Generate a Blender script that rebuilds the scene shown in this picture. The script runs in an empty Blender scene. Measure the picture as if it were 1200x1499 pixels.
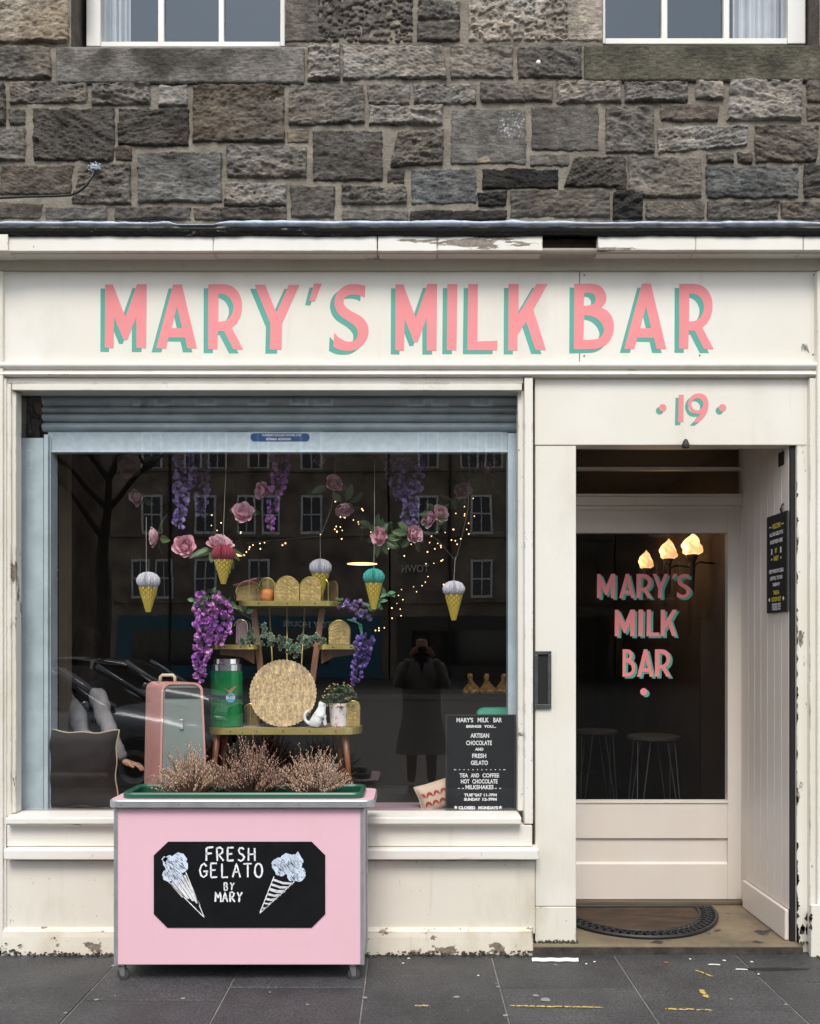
import bpy, math, random
import numpy as np
from mathutils import Vector, Matrix, geometry

scn = bpy.context.scene
C = scn.collection
rnd = random.Random(11)
R = math.radians

# ------------------------------------------------------------------ camera, sky, sun, exposure
F, D0, EYE = 1294.0, 4.3133, 1.4833
cam_data = bpy.data.cameras.new('camera')
cam = bpy.data.objects.new('camera', cam_data); C.objects.link(cam)
cam.location = (0, -D0, EYE); cam.rotation_euler = (R(90), 0, 0)
cam_data.sensor_fit = 'HORIZONTAL'; cam_data.sensor_width = 36
cam_data.lens = 36 * F / 1200.0
cam_data.shift_x = 0.0
cam_data.shift_y = (950 - 749.5) / 1200.0
cam_data.clip_start = 0.02; cam_data.clip_end = 1000
scn.camera = cam

SUN_EL, SUN_AZ = 53, 184
world = bpy.data.worlds.new('World'); scn.world = world; world.use_nodes = True
wn, wl = world.node_tree.nodes, world.node_tree.links
bg = wn['Background']
sky = wn.new('ShaderNodeTexSky'); sky.sky_type = 'NISHITA'; sky.sun_disc = False
sky.sun_elevation = R(SUN_EL); sky.sun_rotation = R(SUN_AZ)
sky.air_density = 1.0; sky.dust_density = 0.4; sky.ozone_density = 1.0
hs = wn.new('ShaderNodeHueSaturation'); hs.inputs['Saturation'].default_value = 0.26
wl.new(sky.outputs[0], hs.inputs['Color']); wl.new(hs.outputs[0], bg.inputs['Color'])
bg.inputs['Strength'].default_value = 0.15

sun_d = bpy.data.lights.new('sun', 'SUN'); sun_d.energy = 1.5; sun_d.angle = R(24); sun_d.color = (1, .95, .87)
sun = bpy.data.objects.new('sun', sun_d); C.objects.link(sun)
sun.location = (0, -5, 9); sun.rotation_euler = (R(90 - SUN_EL), 0, R(180 - SUN_AZ))

scn.view_settings.view_transform = 'Standard'; scn.view_settings.look = 'None'
scn.view_settings.exposure = 0.99; scn.view_settings.gamma = 1
scn.cycles.max_bounces = 8; scn.cycles.transparent_max_bounces = 24
scn.cycles.caustics_reflective = False; scn.cycles.caustics_refractive = False
scn.cycles.sample_clamp_indirect = 4

# ------------------------------------------------------------------ helpers
def PX(px, Y=0.0): return (px - 600) / F * (D0 + Y)
def PZ(py, Y=0.0): return EYE - (py - 950) / F * (D0 + Y)
def P(px, py, Y=0.0): return Vector((PX(px, Y), Y, PZ(py, Y)))
def SC(Y): return F / (D0 + Y)           # pixels per metre at depth Y
def lin(c):
    c /= 255.0
    return c / 12.92 if c <= .04045 else ((c + .055) / 1.055) ** 2.4
def rgb(r, g, b, k=1.0): return (lin(r) * k, lin(g) * k, lin(b) * k)

def thing(name, label, cat, loc=(0, 0, 0), group=None, kind=None):
    o = bpy.data.objects.new(name, None); C.objects.link(o)
    o.location = loc; o.empty_display_size = .1
    o['label'] = label; o['category'] = cat
    if group: o['group'] = group
    if kind: o['kind'] = kind
    return o

def tag(o, label, cat, group=None):
    o['label'] = label; o['category'] = cat
    if group: o['group'] = group
    return o

def origin(o):
    v = Vector((0, 0, 0))
    while o is not None:
        v = v + o.location; o = o.parent
    return v

class MB:
    def __init__(s): s.v = []; s.f = []; s.c = []; s.mi = []; s.col = (1, 1, 1); s.m = 0
    def add(s, vs, fs):
        b = len(s.v)
        s.v += [tuple(p) for p in vs]; s.c += [s.col] * len(vs)
        s.f += [tuple(i + b for i in f) for f in fs]; s.mi += [s.m] * len(fs)
        return s
    def box(s, x0, x1, y0, y1, z0, z1):
        return s.add([(x0,y0,z0),(x1,y0,z0),(x1,y1,z0),(x0,y1,z0),(x0,y0,z1),(x1,y0,z1),(x1,y1,z1),(x0,y1,z1)],
                     [(0,3,2,1),(4,5,6,7),(0,1,5,4),(1,2,6,5),(2,3,7,6),(3,0,4,7)])
    def boxp(s, x0, x1, top, bot, Yf, Yb):
        return s.box(PX(x0,Yf), PX(x1,Yf), Yf, Yb, PZ(bot,Yf), PZ(top,Yf))
    def quad(s, a, b, c, d): return s.add([a,b,c,d], [(0,1,2,3)])
    def grid(s, fn, nu, nv, wrap=False, colfn=None):
        b = len(s.v); n = nu if wrap else nu + 1
        for j in range(nv + 1):
            for i in range(n):
                s.v.append(tuple(fn(i / nu, j / nv))); s.c.append(colfn(i / nu, j / nv) if colfn else s.col)
        for j in range(nv):
            for i in range(nu):
                i2 = (i + 1) % n if wrap else i + 1
                s.f.append((b+j*n+i, b+j*n+i2, b+(j+1)*n+i2, b+(j+1)*n+i)); s.mi.append(s.m)
        return s
    def lathe(s, prof, cx=0, cy=0, cz=0, n=20, sx=1, sy=1):
        b = len(s.v)
        for r, z in prof:
            for i in range(n):
                a = 2*math.pi*i/n
                s.v.append((cx + r*math.cos(a)*sx, cy + r*math.sin(a)*sy, cz + z)); s.c.append(s.col)
        for j in range(len(prof)-1):
            for i in range(n):
                i2 = (i+1) % n
                s.f.append((b+j*n+i, b+j*n+i2, b+(j+1)*n+i2, b+(j+1)*n+i)); s.mi.append(s.m)
        if prof[0][0] > 1e-4: s.f.append(tuple(b+i for i in reversed(range(n)))); s.mi.append(s.m)
        if prof[-1][0] > 1e-4: s.f.append(tuple(b+(len(prof)-1)*n+i for i in range(n))); s.mi.append(s.m)
        return s
    def ball(s, c, r, n=12, m=7, sx=1, sy=1, sz=1):
        prof = [(r*math.sin(math.pi*j/m), -r*math.cos(math.pi*j/m)*sz) for j in range(m+1)]
        return s.lathe(prof, c[0], c[1], c[2], n, sx, sy)
    def tube(s, pts, rad, n=6, cap=True):
        pts = [Vector(p) for p in pts]
        rs = rad if isinstance(rad, (list, tuple)) else [rad]*len(pts)
        t = (pts[1]-pts[0]).normalized()
        u = t.orthogonal().normalized(); b = len(s.v)
        for k, p in enumerate(pts):
            if k == 0: d = pts[1]-pts[0]
            elif k == len(pts)-1: d = pts[-1]-pts[-2]
            else: d = pts[k+1]-pts[k-1]
            d = d.normalized(); u = (u - d*u.dot(d))
            u = u.normalized() if u.length > 1e-6 else d.orthogonal().normalized()
            w = d.cross(u)
            for i in range(n):
                a = 2*math.pi*i/n
                s.v.append(tuple(p + (u*math.cos(a) + w*math.sin(a))*rs[k])); s.c.append(s.col)
        for k in range(len(pts)-1):
            for i in range(n):
                i2 = (i+1) % n
                s.f.append((b+k*n+i, b+k*n+i2, b+(k+1)*n+i2, b+(k+1)*n+i)); s.mi.append(s.m)
        if cap:
            s.f.append(tuple(b+i for i in reversed(range(n)))); s.mi.append(s.m)
            s.f.append(tuple(b+(len(pts)-1)*n+i for i in range(n))); s.mi.append(s.m)
        return s
    def sweep(s, prof, x0, x1):          # profile of (y, z) pushed along x, closed
        n = len(prof)
        vs = [(x0,y,z) for y,z in prof] + [(x1,y,z) for y,z in prof]
        fs = [(i, (i+1)%n, n+(i+1)%n, n+i) for i in range(n)] + [tuple(reversed(range(n))), tuple(range(n,2*n))]
        return s.add(vs, fs)
    def poly(s, loops, fn, depth=None):   # flat polygon with holes; fn maps 2D to 3D; depth: vector to extrude to the back
        vv = [[Vector((p[0], p[1], 0)) for p in lp] for lp in loops]
        flat = [p for lp in loops for p in lp]
        tris = geometry.tessellate_polygon(vv)
        pts = [Vector(fn(*p)) for p in flat]
        s.add(pts, [tuple(t) for t in tris])
        if depth is not None:
            d = Vector(depth)
            s.add([p + d for p in pts], [tuple(reversed(t)) for t in tris])
            k = 0
            for lp in loops:
                n = len(lp)
                s.add(pts[k:k+n] + [p + d for p in pts[k:k+n]], [(i, n+i, n+(i+1)%n, (i+1)%n) for i in range(n)])
                k += n
        return s
    def build(s, name, m, parent=None, smooth=False, bevel=0, seg=2, loc=None, fixn=True):
        me = bpy.data.meshes.new(name)
        ar = np.array(s.v, dtype=float).reshape(-1, 3)
        if parent is not None: off = np.array(origin(parent))
        elif loc is not None: off = np.array(loc)
        else: off = np.array([(ar[:,0].min()+ar[:,0].max())/2, (ar[:,1].min()+ar[:,1].max())/2, ar[:,2].min()])
        me.from_pydata((ar - off).tolist(), [], s.f)
        for mm in (m if isinstance(m, (list, tuple)) else [m]): me.materials.append(mm)
        if any(s.mi): me.polygons.foreach_set('material_index', s.mi)
        if any(c != (1,1,1) for c in s.c):
            ca = me.color_attributes.new('Col', 'FLOAT_COLOR', 'POINT')
            cc = np.ones((len(s.c), 4)); cc[:, :3] = np.array(s.c)
            ca.data.foreach_set('color', cc.ravel())
        if fixn and len(s.f) < 30000:
            import bmesh
            bm = bmesh.new(); bm.from_mesh(me); bmesh.ops.recalc_face_normals(bm, faces=bm.faces); bm.to_mesh(me); bm.free()
        if smooth: me.polygons.foreach_set('use_smooth', [True]*len(me.polygons))
        me.update()
        o = bpy.data.objects.new(name, me); C.objects.link(o)
        if parent is not None: o.parent = parent
        else: o.location = Vector(off)
        if bevel:
            bv = o.modifiers.new('bevel', 'BEVEL'); bv.width = bevel; bv.segments = seg; bv.limit_method = 'ANGLE'; bv.angle_limit = R(35)
        return o

def struct(o): o['kind'] = 'structure'; return o

def copy_tree(o, parent=None):
    c = o.copy(); C.objects.link(c)
    if parent is not None: c.parent = parent
    for ch in list(o.children): copy_tree(ch, c)
    return c

_dg = bpy.context.evaluated_depsgraph_get
def text_mesh(body, bold=0.0):
    cu = bpy.data.curves.new('t', 'FONT'); cu.body = body; cu.size = 1; cu.offset = bold; cu.resolution_u = 3
    o = bpy.data.objects.new('t', cu); C.objects.link(o)
    dg = _dg(); dg.update()
    me = bpy.data.meshes.new_from_object(o.evaluated_get(dg))
    vs = [tuple(v.co) for v in me.vertices]; fs = [tuple(p.vertices) for p in me.polygons]
    bpy.data.objects.remove(o); bpy.data.curves.remove(cu); bpy.data.meshes.remove(me)
    return vs, fs
def text(mb, body, cx, cz, w, h, fn, bold=0.01):   # lettering stretched to w x h about (cx, cz); fn maps (a, b) to 3D
    vs, fs = text_mesh(body, bold)
    if not vs: return
    xs = [v[0] for v in vs]; ys = [v[1] for v in vs]
    x0, x1, y0, y1 = min(xs), max(xs), min(ys), max(ys)
    mb.add([fn(cx + ((x-x0)/(x1-x0)-.5)*w, cz + ((y-y0)/max(1e-6, y1-y0)-.5)*h) for x, y, _ in vs], fs)

# ------------------------------------------------------------------ materials
def nodes(name):
    m = bpy.data.materials.new(name); m.use_nodes = True
    nt = m.node_tree
    return m, nt.nodes, nt.links, nt.nodes['Principled BSDF']
def noise(n, l, vec, scale, detail=4, rough=.55, stretch=None):
    t = n.new('ShaderNodeTexNoise'); t.inputs['Scale'].default_value = scale
    t.inputs['Detail'].default_value = detail; t.inputs['Roughness'].default_value = rough
    if stretch:
        mp = n.new('ShaderNodeMapping'); mp.inputs['Scale'].default_value = stretch
        l.new(vec, mp.inputs['Vector']); vec = mp.outputs[0]
    l.new(vec, t.inputs['Vector'])
    return t.outputs['Fac']
def ramp(n, l, fac, a, b, ca=(0,0,0), cb=(1,1,1)):
    r = n.new('ShaderNodeValToRGB'); r.color_ramp.elements[0].position = a; r.color_ramp.elements[1].position = b
    r.color_ramp.elements[0].color = (*ca, 1); r.color_ramp.elements[1].color = (*cb, 1)
    l.new(fac, r.inputs[0]); return r.outputs[0]
def mixc(n, l, fac, a, b, mode='MIX'):
    x = n.new('ShaderNodeMix'); x.data_type = 'RGBA'; x.blend_type = mode
    for s, val in ((x.inputs[0], fac), (x.inputs[6], a), (x.inputs[7], b)):
        if isinstance(val, (int, float)): s.default_value = val
        elif isinstance(val, tuple): s.default_value = (*val[:3], 1)
        else: l.new(val, s)
    return x.outputs[2]
def bump(n, l, p, h, strength, dist=.01):
    b = n.new('ShaderNodeBump'); b.inputs['Strength'].default_value = strength; b.inputs['Distance'].default_value = dist
    l.new(h, b.inputs['Height'])
    if p.inputs['Normal'].is_linked: l.new(p.inputs['Normal'].links[0].from_socket, b.inputs['Normal'])
    l.new(b.outputs[0], p.inputs['Normal'])
def mat(name, col, rough=.5, metal=0., vary=.12, vscale=8, bmp=0., bscale=60, attr=False, emit=0, ecol=None, alpha=1, spec=.5, stretch=None):
    m, n, l, p = nodes(name)
    tc = n.new('ShaderNodeTexCoord').outputs['Object']
    p.inputs['Roughness'].default_value = rough; p.inputs['Metallic'].default_value = metal
    p.inputs['Specular IOR Level'].default_value = spec
    base = tuple(col)
    lo = tuple(c*(1-vary) for c in base); hi = tuple(min(1, c*(1+vary)) for c in base)
    c = ramp(n, l, noise(n, l, tc, vscale, stretch=stretch), .3, .7, lo, hi)
    if attr:
        a = n.new('ShaderNodeAttribute'); a.attribute_name = 'Col'
        c = mixc(n, l, 1.0, c, a.outputs['Color'], 'MULTIPLY')
    l.new(c, p.inputs['Base Color'])
    if bmp: bump(n, l, p, noise(n, l, tc, bscale, stretch=stretch), bmp)
    if emit:
        p.inputs['Emission Color'].default_value = (*(ecol or col), 1); p.inputs['Emission Strength'].default_value = emit
    return m

CHIP = (.10, .075, .055)
def paint(name, col, chips=.72, chipscale=7, dirt=.15, rough=.45, stretch=(1,1,1), specks=.74, edge=.13, chipcol=None, low=(.92,.895,.83)):
    """Old brush paint: faint tone changes, grime patches, specks and chips down to dark timber."""
    m, n, l, p = nodes(name)
    tc = n.new('ShaderNodeTexCoord').outputs['Object']
    p.inputs['Roughness'].default_value = rough
    c = ramp(n, l, noise(n, l, tc, 1.3, 5), .3, .72, tuple(x*y for x, y in zip(col, low)), col)
    g = ramp(n, l, noise(n, l, tc, 2.7, 6, .65, (1,1,.45)), .52, .80)
    c = mixc(n, l, mul(n, l, g, dirt*2.2), c, tuple(x*y for x, y in zip(col, (.62,.57,.46))))
    st = ramp(n, l, noise(n, l, tc, 16, 5, .7, (1,1,.06)), .60, .82)
    c = mixc(n, l, mul(n, l, st, dirt*1.4), c, (.30,.27,.21))
    sp = ramp(n, l, noise(n, l, tc, 48, 3, .6, (1,1,.6)), specks+.03, specks+.05)
    c = mixc(n, l, mul(n, l, sp, .75), c, (.14,.12,.10))
    cn_ = noise(n, l, tc, chipscale, 8, .62, stretch)
    if edge:                                # wear gathers on arrises and in corners
        bv = n.new('ShaderNodeBevel'); bv.samples = 3; bv.inputs['Radius'].default_value = .013
        ge = n.new('ShaderNodeNewGeometry'); dt = n.new('ShaderNodeVectorMath'); dt.operation = 'DOT_PRODUCT'
        l.new(bv.outputs[0], dt.inputs[0]); l.new(ge.outputs['Normal'], dt.inputs[1])
        e = ramp(n, l, dt.outputs['Value'], .80, .995, (1,1,1), (0,0,0))
        ad = n.new('ShaderNodeMath'); ad.operation = 'MULTIPLY_ADD'; ad.inputs[1].default_value = edge; l.new(e, ad.inputs[0]); l.new(cn_, ad.inputs[2]); cn_ = ad.outputs[0]
        gr = ramp(n, l, noise(n, l, tc, 6, 5, .65), .38, .75)
        c = mixc(n, l, mul(n, l, mul(n, l, e, gr), .62), c, (.33,.28,.20))
    ch = ramp(n, l, cn_, chips, chips+.012)
    c = mixc(n, l, ch, c, chipcol or ramp(n, l, noise(n, l, tc, 40, 4), .3, .7, CHIP, (.30,.25,.2)))
    l.new(c, p.inputs['Base Color'])
    bump(n, l, p, noise(n, l, tc, 30, 5, .6, (.25,1,1)), .10, .006)
    bump(n, l, p, inv(n, l, ch), .35, .003)
    return m
def mul(n, l, a, k):
    x = n.new('ShaderNodeMath'); x.operation = 'MULTIPLY'; l.new(a, x.inputs[0])
    if isinstance(k, (int, float)): x.inputs[1].default_value = k
    else: l.new(k, x.inputs[1])
    return x.outputs[0]
def inv(n, l, a):
    x = n.new('ShaderNodeMath'); x.operation = 'SUBTRACT'; x.inputs[0].default_value = 1; l.new(a, x.inputs[1]); return x.outputs[0]

def glass(name, boost=1.7, tint=(1,1,1), base=.045, dirt=0.0, gcol=(1,1,1)):
    m = bpy.data.materials.new(name); m.use_nodes = True
    n, l = m.node_tree.nodes, m.node_tree.links; n.clear()
    out = n.new('ShaderNodeOutputMaterial'); lw = n.new('ShaderNodeLayerWeight'); lw.inputs['Blend'].default_value = .5
    pw = n.new('ShaderNodeMath'); pw.operation = 'POWER'; pw.inputs[1].default_value = 5; l.new(lw.outputs['Facing'], pw.inputs[0])
    ma = n.new('ShaderNodeMath'); ma.operation = 'MULTIPLY_ADD'; ma.inputs[1].default_value = (1-base)*boost; ma.inputs[2].default_value = base*boost; ma.use_clamp = True
    l.new(pw.outputs[0], ma.inputs[0])
    tr = n.new('ShaderNodeBsdfTransparent'); tr.inputs[0].default_value = (*tint, 1)
    gl = n.new('ShaderNodeBsdfGlossy'); gl.inputs['Roughness'].default_value = 0.0; gl.inputs[0].default_value = (*gcol, 1)
    tg = n.new('ShaderNodeTexCoord').outputs['Object']; bb = n.new('ShaderNodeBump'); bb.inputs['Strength'].default_value = .10; bb.inputs['Distance'].default_value = .004
    l.new(noise(n, l, tg, 2.2, 2, .4), bb.inputs['Height']); l.new(bb.outputs[0], gl.inputs['Normal'])
    mx = n.new('ShaderNodeMixShader'); l.new(ma.outputs[0], mx.inputs[0]); l.new(tr.outputs[0], mx.inputs[1]); l.new(gl.outputs[0], mx.inputs[2])
    sh = mx.outputs[0]
    if dirt:
        tc = n.new('ShaderNodeTexCoord').outputs['Object']
        d = n.new('ShaderNodeBsdfDiffuse'); d.inputs[0].default_value = (.5,.5,.48,1)
        k = ramp(n, l, noise(n, l, tc, 5, 8, .7), .45, .85)
        m2 = n.new('ShaderNodeMixShader'); l.new(mul(n, l, k, dirt), m2.inputs[0]); l.new(sh, m2.inputs[1]); l.new(d.outputs[0], m2.inputs[2]); sh = m2.outputs[0]
    l.new(sh, out.inputs[0]); return m

CREAM = (.77, .75, .70)
M = dict(
    cream=paint('cream_paint', CREAM, chips=.755, dirt=.23),
    cream_sign=paint('cream_signboard_paint', (.78,.76,.705), chips=.85, dirt=.18, specks=.79, edge=.11),
    cream_worn=paint('cream_worn_paint', (.76,.735,.68), chips=.665, chipscale=5, dirt=.2, specks=.70, stretch=(.6,1,1.2)),
    cream_sill=paint('cream_sill_paint', (.79,.775,.735), chips=.685, chipscale=6, dirt=.10, stretch=(.5,1,2), specks=.68),
    cream_flake=paint('cream_flaking_paint', (.78,.77,.74), chips=.60, chipscale=6, dirt=.10, stretch=(.35,1,2.2), specks=.70),
    cream_plinth=paint('cream_plinth_paint', (.72,.68,.59), chips=.585, chipscale=11, dirt=.45, specks=.66, stretch=(.7,1,1)),
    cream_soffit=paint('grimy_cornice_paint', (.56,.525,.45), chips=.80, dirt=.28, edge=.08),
    cream_base=paint('cream_pillar_foot_paint', (.75,.725,.65), chips=.66, chipscale=11, dirt=.4, specks=.72),
    cream_riser=paint('cream_riser_paint', (.77,.735,.665), chips=.72, chipscale=6, dirt=.32, specks=.68),
    cream_jamb=paint('cream_jamb_paint', (.76,.74,.68), chips=.62, chipscale=8, dirt=.25, specks=.7, stretch=(1.6,1,.5)),
    door=paint('warm_white_door_paint', (.74,.68,.64), chips=.80, dirt=.07, specks=.77),
    white=paint('white_window_paint', (.82,.82,.81), chips=.80, dirt=.05),
    moss=mat('moss_and_dirt', (.055,.05,.035), .95, vary=.6, vscale=40, bmp=.6),
    felt=None, rot=mat('rotten_timber', (.035,.022,.016), .9, vary=.7, vscale=12, bmp=.9, bscale=25, stretch=(.3,1,3)),
    mastic=mat('pale_blue_mastic', (.44,.51,.61), .6, vary=.35, vscale=14, bmp=.4, bscale=40),
    pinkletter=mat('pink_sign_paint', (.80,.25,.265), .5, vary=.06, vscale=3),
    greenletter=mat('green_sign_paint', (.075,.37,.295), .5, vary=.08, vscale=3),
    black=mat('black_paint', (.012,.012,.013), .6),
    dark=mat('near_black', (.008,.008,.008), .8),
    steel=mat('grey_steel', (.16,.165,.175), .4, .6, vary=.25, vscale=20),
    stoolleg=mat('dim_steel_leg', (.20,.20,.20), .4, .5), alu=mat('aluminium_trim', (.52,.53,.56), .38, .75, vary=.1, vscale=15),
    shutter=mat('galvanised_blue_steel', (.52,.63,.68), .38, .15, vary=.15, vscale=7, bmp=.05),
    shutterbar=mat('pale_blue_steel', (.55,.66,.71), .5, .15, vary=.10, vscale=30),
    plate=mat('blue_enamel_plate', (.03,.10,.27), .3, vary=.1),
    glass=glass('shop_window_glass', 2.05), doorglass=glass('door_glass', .6), upglass=glass('upper_window_glass', 2.5, gcol=(.78,.90,1)),
    darkglass=glass('transom_glass', 1.0, (.5,.5,.5)),
    gold=mat('gold_foil', (.62,.45,.18), .38, .75, vary=.25, vscale=30, bmp=.35, bscale=90),
    golddark=mat('dull_gold_card', (.32,.24,.09), .5, .5, vary=.3, vscale=20),
    glitter=mat('gold_cake_board', (.62,.46,.25), .45, .25, vary=.45, vscale=70, bmp=.8, bscale=160, stretch=(1,1,.4)),
    brass=mat('gold_edge_trim', (.62,.52,.16), .3, .65, vary=.15, vscale=14),
    wood=mat('reddish_wood', (.20,.075,.035), .4, vary=.35, vscale=7, stretch=(4,4,.5)),
    woodpale=mat('pale_brown_wood', (.30,.15,.085), .5, vary=.25, vscale=7, stretch=(4,4,.5)),
    petal=mat('silk_petal', (1,1,1), .6, vary=.06, vscale=30, attr=True),
    leaf=mat('silk_leaf', (1,1,1), .5, vary=.2, vscale=25, attr=True),
    paper=mat('tissue_paper', (1,1,1), .8, vary=.05, vscale=20, attr=True),
    string=mat('pale_string', (.42,.40,.38), .8), thread=mat('dim_thread', (.16,.15,.14), .9), wire=mat('dark_wire', (.03,.025,.02), .6),
    bulb=mat('warm_fairy_bulb', (1,.75,.4), .4, emit=1.8, ecol=(1,.62,.28)),
    glow=mat('lit_pendant_disc', (1,.8,.5), .4, emit=1.3, ecol=(1,.66,.30)),
    cartpink=paint('pink_laminate', (.79,.50,.575), chips=.9, dirt=.045, rough=.38, specks=.80, edge=.06, low=(.965,.955,.955)),
    board=mat('chalkboard_black', (.006,.0065,.008), .8, vary=.3, vscale=10, spec=.15),
    chalk=mat('white_chalk', (.78,.79,.82), .9, vary=.12, vscale=80),
    chalkblue=mat('pale_blue_chalk', (.56,.64,.76), .9, vary=.22, vscale=60, stretch=(1,1,.5)),
    trough=mat('green_plastic', (.008,.085,.05), .35, vary=.1), soil=mat('dark_soil', (.03,.02,.014), .95, vary=.5, vscale=50, bmp=.9, bscale=60),
    rubber=mat('grey_rubber', (.05,.05,.052), .7), chrome=mat('zinc_castor', (.45,.45,.46), .35, .9),
    heather=mat('dry_heather', (1,1,1), .85, vary=.25, vscale=60, attr=True),
    white_letter=mat('white_letters', (.80,.80,.80), .5, vary=.02), yellow_letter=mat('yellow_letters', (.60,.52,.06), .5, vary=.02),
    letterboard=mat('black_letterboard', (.012,.016,.02), .55, vary=.2, bmp=.5, bscale=1, ),
    green_tin=mat('green_tin', (.01,.20,.055), .22, .25, vary=.25, vscale=10), tinlid=mat('silver_tin_lid', (.62,.64,.66), .2, .9),
    navy=mat('navy_label', (.008,.015,.04), .4), skyblue=mat('blue_label', (.05,.33,.55), .4),
    ceramic=mat('white_glazed_ceramic', (.80,.82,.83), .18, vary=.02),
    pinkcase=mat('dusty_pink_leatherette', (.62,.31,.28), .45, vary=.06), casegrey=mat('grey_green_panel', (.23,.27,.25), .3, vary=.12, vscale=3),
    cream_plastic=mat('cream_handle', (.62,.55,.42), .4),
    cushion=mat('dark_brown_cloth', (.017,.011,.009), .95, vary=.18, vscale=14, bmp=.3, bscale=120), piping=mat('beige_trim', (.45,.36,.22), .9),
    ledge=mat('mauve_ledge', (.36,.26,.30), .35), mint=mat('mint_enamel', (.10,.47,.34), .3),
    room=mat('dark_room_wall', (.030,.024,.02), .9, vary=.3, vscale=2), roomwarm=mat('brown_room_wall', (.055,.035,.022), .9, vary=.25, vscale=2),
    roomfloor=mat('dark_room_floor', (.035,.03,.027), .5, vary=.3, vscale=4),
    skin=mat('skin', (.45,.25,.17), .55, vary=.06), hair=mat('dark_hair', (.012,.008,.006), .9, spec=.1, vary=.4, vscale=30, stretch=(6,6,1)),
    coat=mat('grey_wool_coat', (.20,.19,.185), .95, vary=.15, vscale=40, bmp=.3, bscale=150), trousers=mat('black_trousers', (.012,.012,.015), .9),
    sleeve=mat('pale_grey_sleeve', (.27,.265,.275), .9, vary=.15, vscale=18), top=mat('black_top', (.012,.012,.014), .95, spec=.1),
)

# stone colour comes from the Col attribute
def stone_mat(name, soot=.35):
    m, n, l, p = nodes(name); p.inputs['Roughness'].default_value = .92; p.inputs['Specular IOR Level'].default_value = .25
    tc = n.new('ShaderNodeTexCoord').outputs['Object']
    a = n.new('ShaderNodeAttribute'); a.attribute_name = 'Col'
    c = mixc(n, l, 1.0, a.outputs['Color'], ramp(n, l, noise(n, l, tc, 6, 8, .75), .30, .70, (.50,.50,.50), (1.35,1.33,1.30)), 'MULTIPLY')
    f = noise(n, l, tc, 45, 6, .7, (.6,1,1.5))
    c = mixc(n, l, 1.0, c, ramp(n, l, f, .34, .68, (.40,.40,.40), (1.6,1.58,1.55)), 'MULTIPLY')  # bump noise darkens pits: soot, and crevice shade and highlights put into colour
    s = ramp(n, l, noise(n, l, tc, 3.2, 9, .72), .56, .70)
    c = mixc(n, l, mul(n, l, s, soot), c, (.022,.021,.02))
    lich = ramp(n, l, noise(n, l, tc, 26, 7, .75), .70, .74)
    c = mixc(n, l, mul(n, l, lich, .35), c, (.32,.31,.28))
    l.new(c, p.inputs['Base Color'])
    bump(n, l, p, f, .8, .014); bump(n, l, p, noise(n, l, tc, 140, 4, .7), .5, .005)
    return m
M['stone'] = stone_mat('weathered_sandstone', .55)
M['mortar'] = mat('sandy_mortar', (.215,.19,.155), .95, vary=.35, vscale=9, bmp=.7, bscale=90)
def felt_mat():
    m, n, l, p = nodes('black_bitumen_flashing'); p.inputs['Roughness'].default_value = .8
    tc = n.new('ShaderNodeTexCoord').outputs['Object']
    c = mixc(n, l, ramp(n, l, noise(n, l, tc, 38, 7, .78, (.5,1,1.6)), .59, .68), (.006,.006,.006), (.36,.36,.33))
    p.inputs['Specular IOR Level'].default_value = .12
    k = ramp(n, l, noise(n, l, tc, 1.1, 3), .46, .60)
    c = mixc(n, l, k, (.007,.007,.0075), c); l.new(c, p.inputs['Base Color'])
    bump(n, l, p, noise(n, l, tc, 50, 6, .7), .8, .01); return m
M['felt'] = felt_mat()
# ------------------------------------------------------------------ numpy noise
_rs = np.random.RandomState(5)
_tab = _rs.rand(64, 64, 8)
def vnoise(x, y, k=0):
    xi = np.floor(x).astype(int); yi = np.floor(y).astype(int); fx = x-xi; fy = y-yi
    fx = fx*fx*(3-2*fx); fy = fy*fy*(3-2*fy); t = _tab[:, :, k]
    g = lambda a, b: t[a % 64, b % 64]
    return (g(xi,yi)*(1-fx)+g(xi+1,yi)*fx)*(1-fy) + (g(xi,yi+1)*(1-fx)+g(xi+1,yi+1)*fx)*fy
def fbm(x, y, o=5, k=0):
    s = 0; a = .5; tot = 0
    for i in range(o):
        s = s + a*vnoise(x*2**i + 17*i, y*2**i + 9*i, (k+i) % 8); tot += a; a *= .55
    return s/tot

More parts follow.
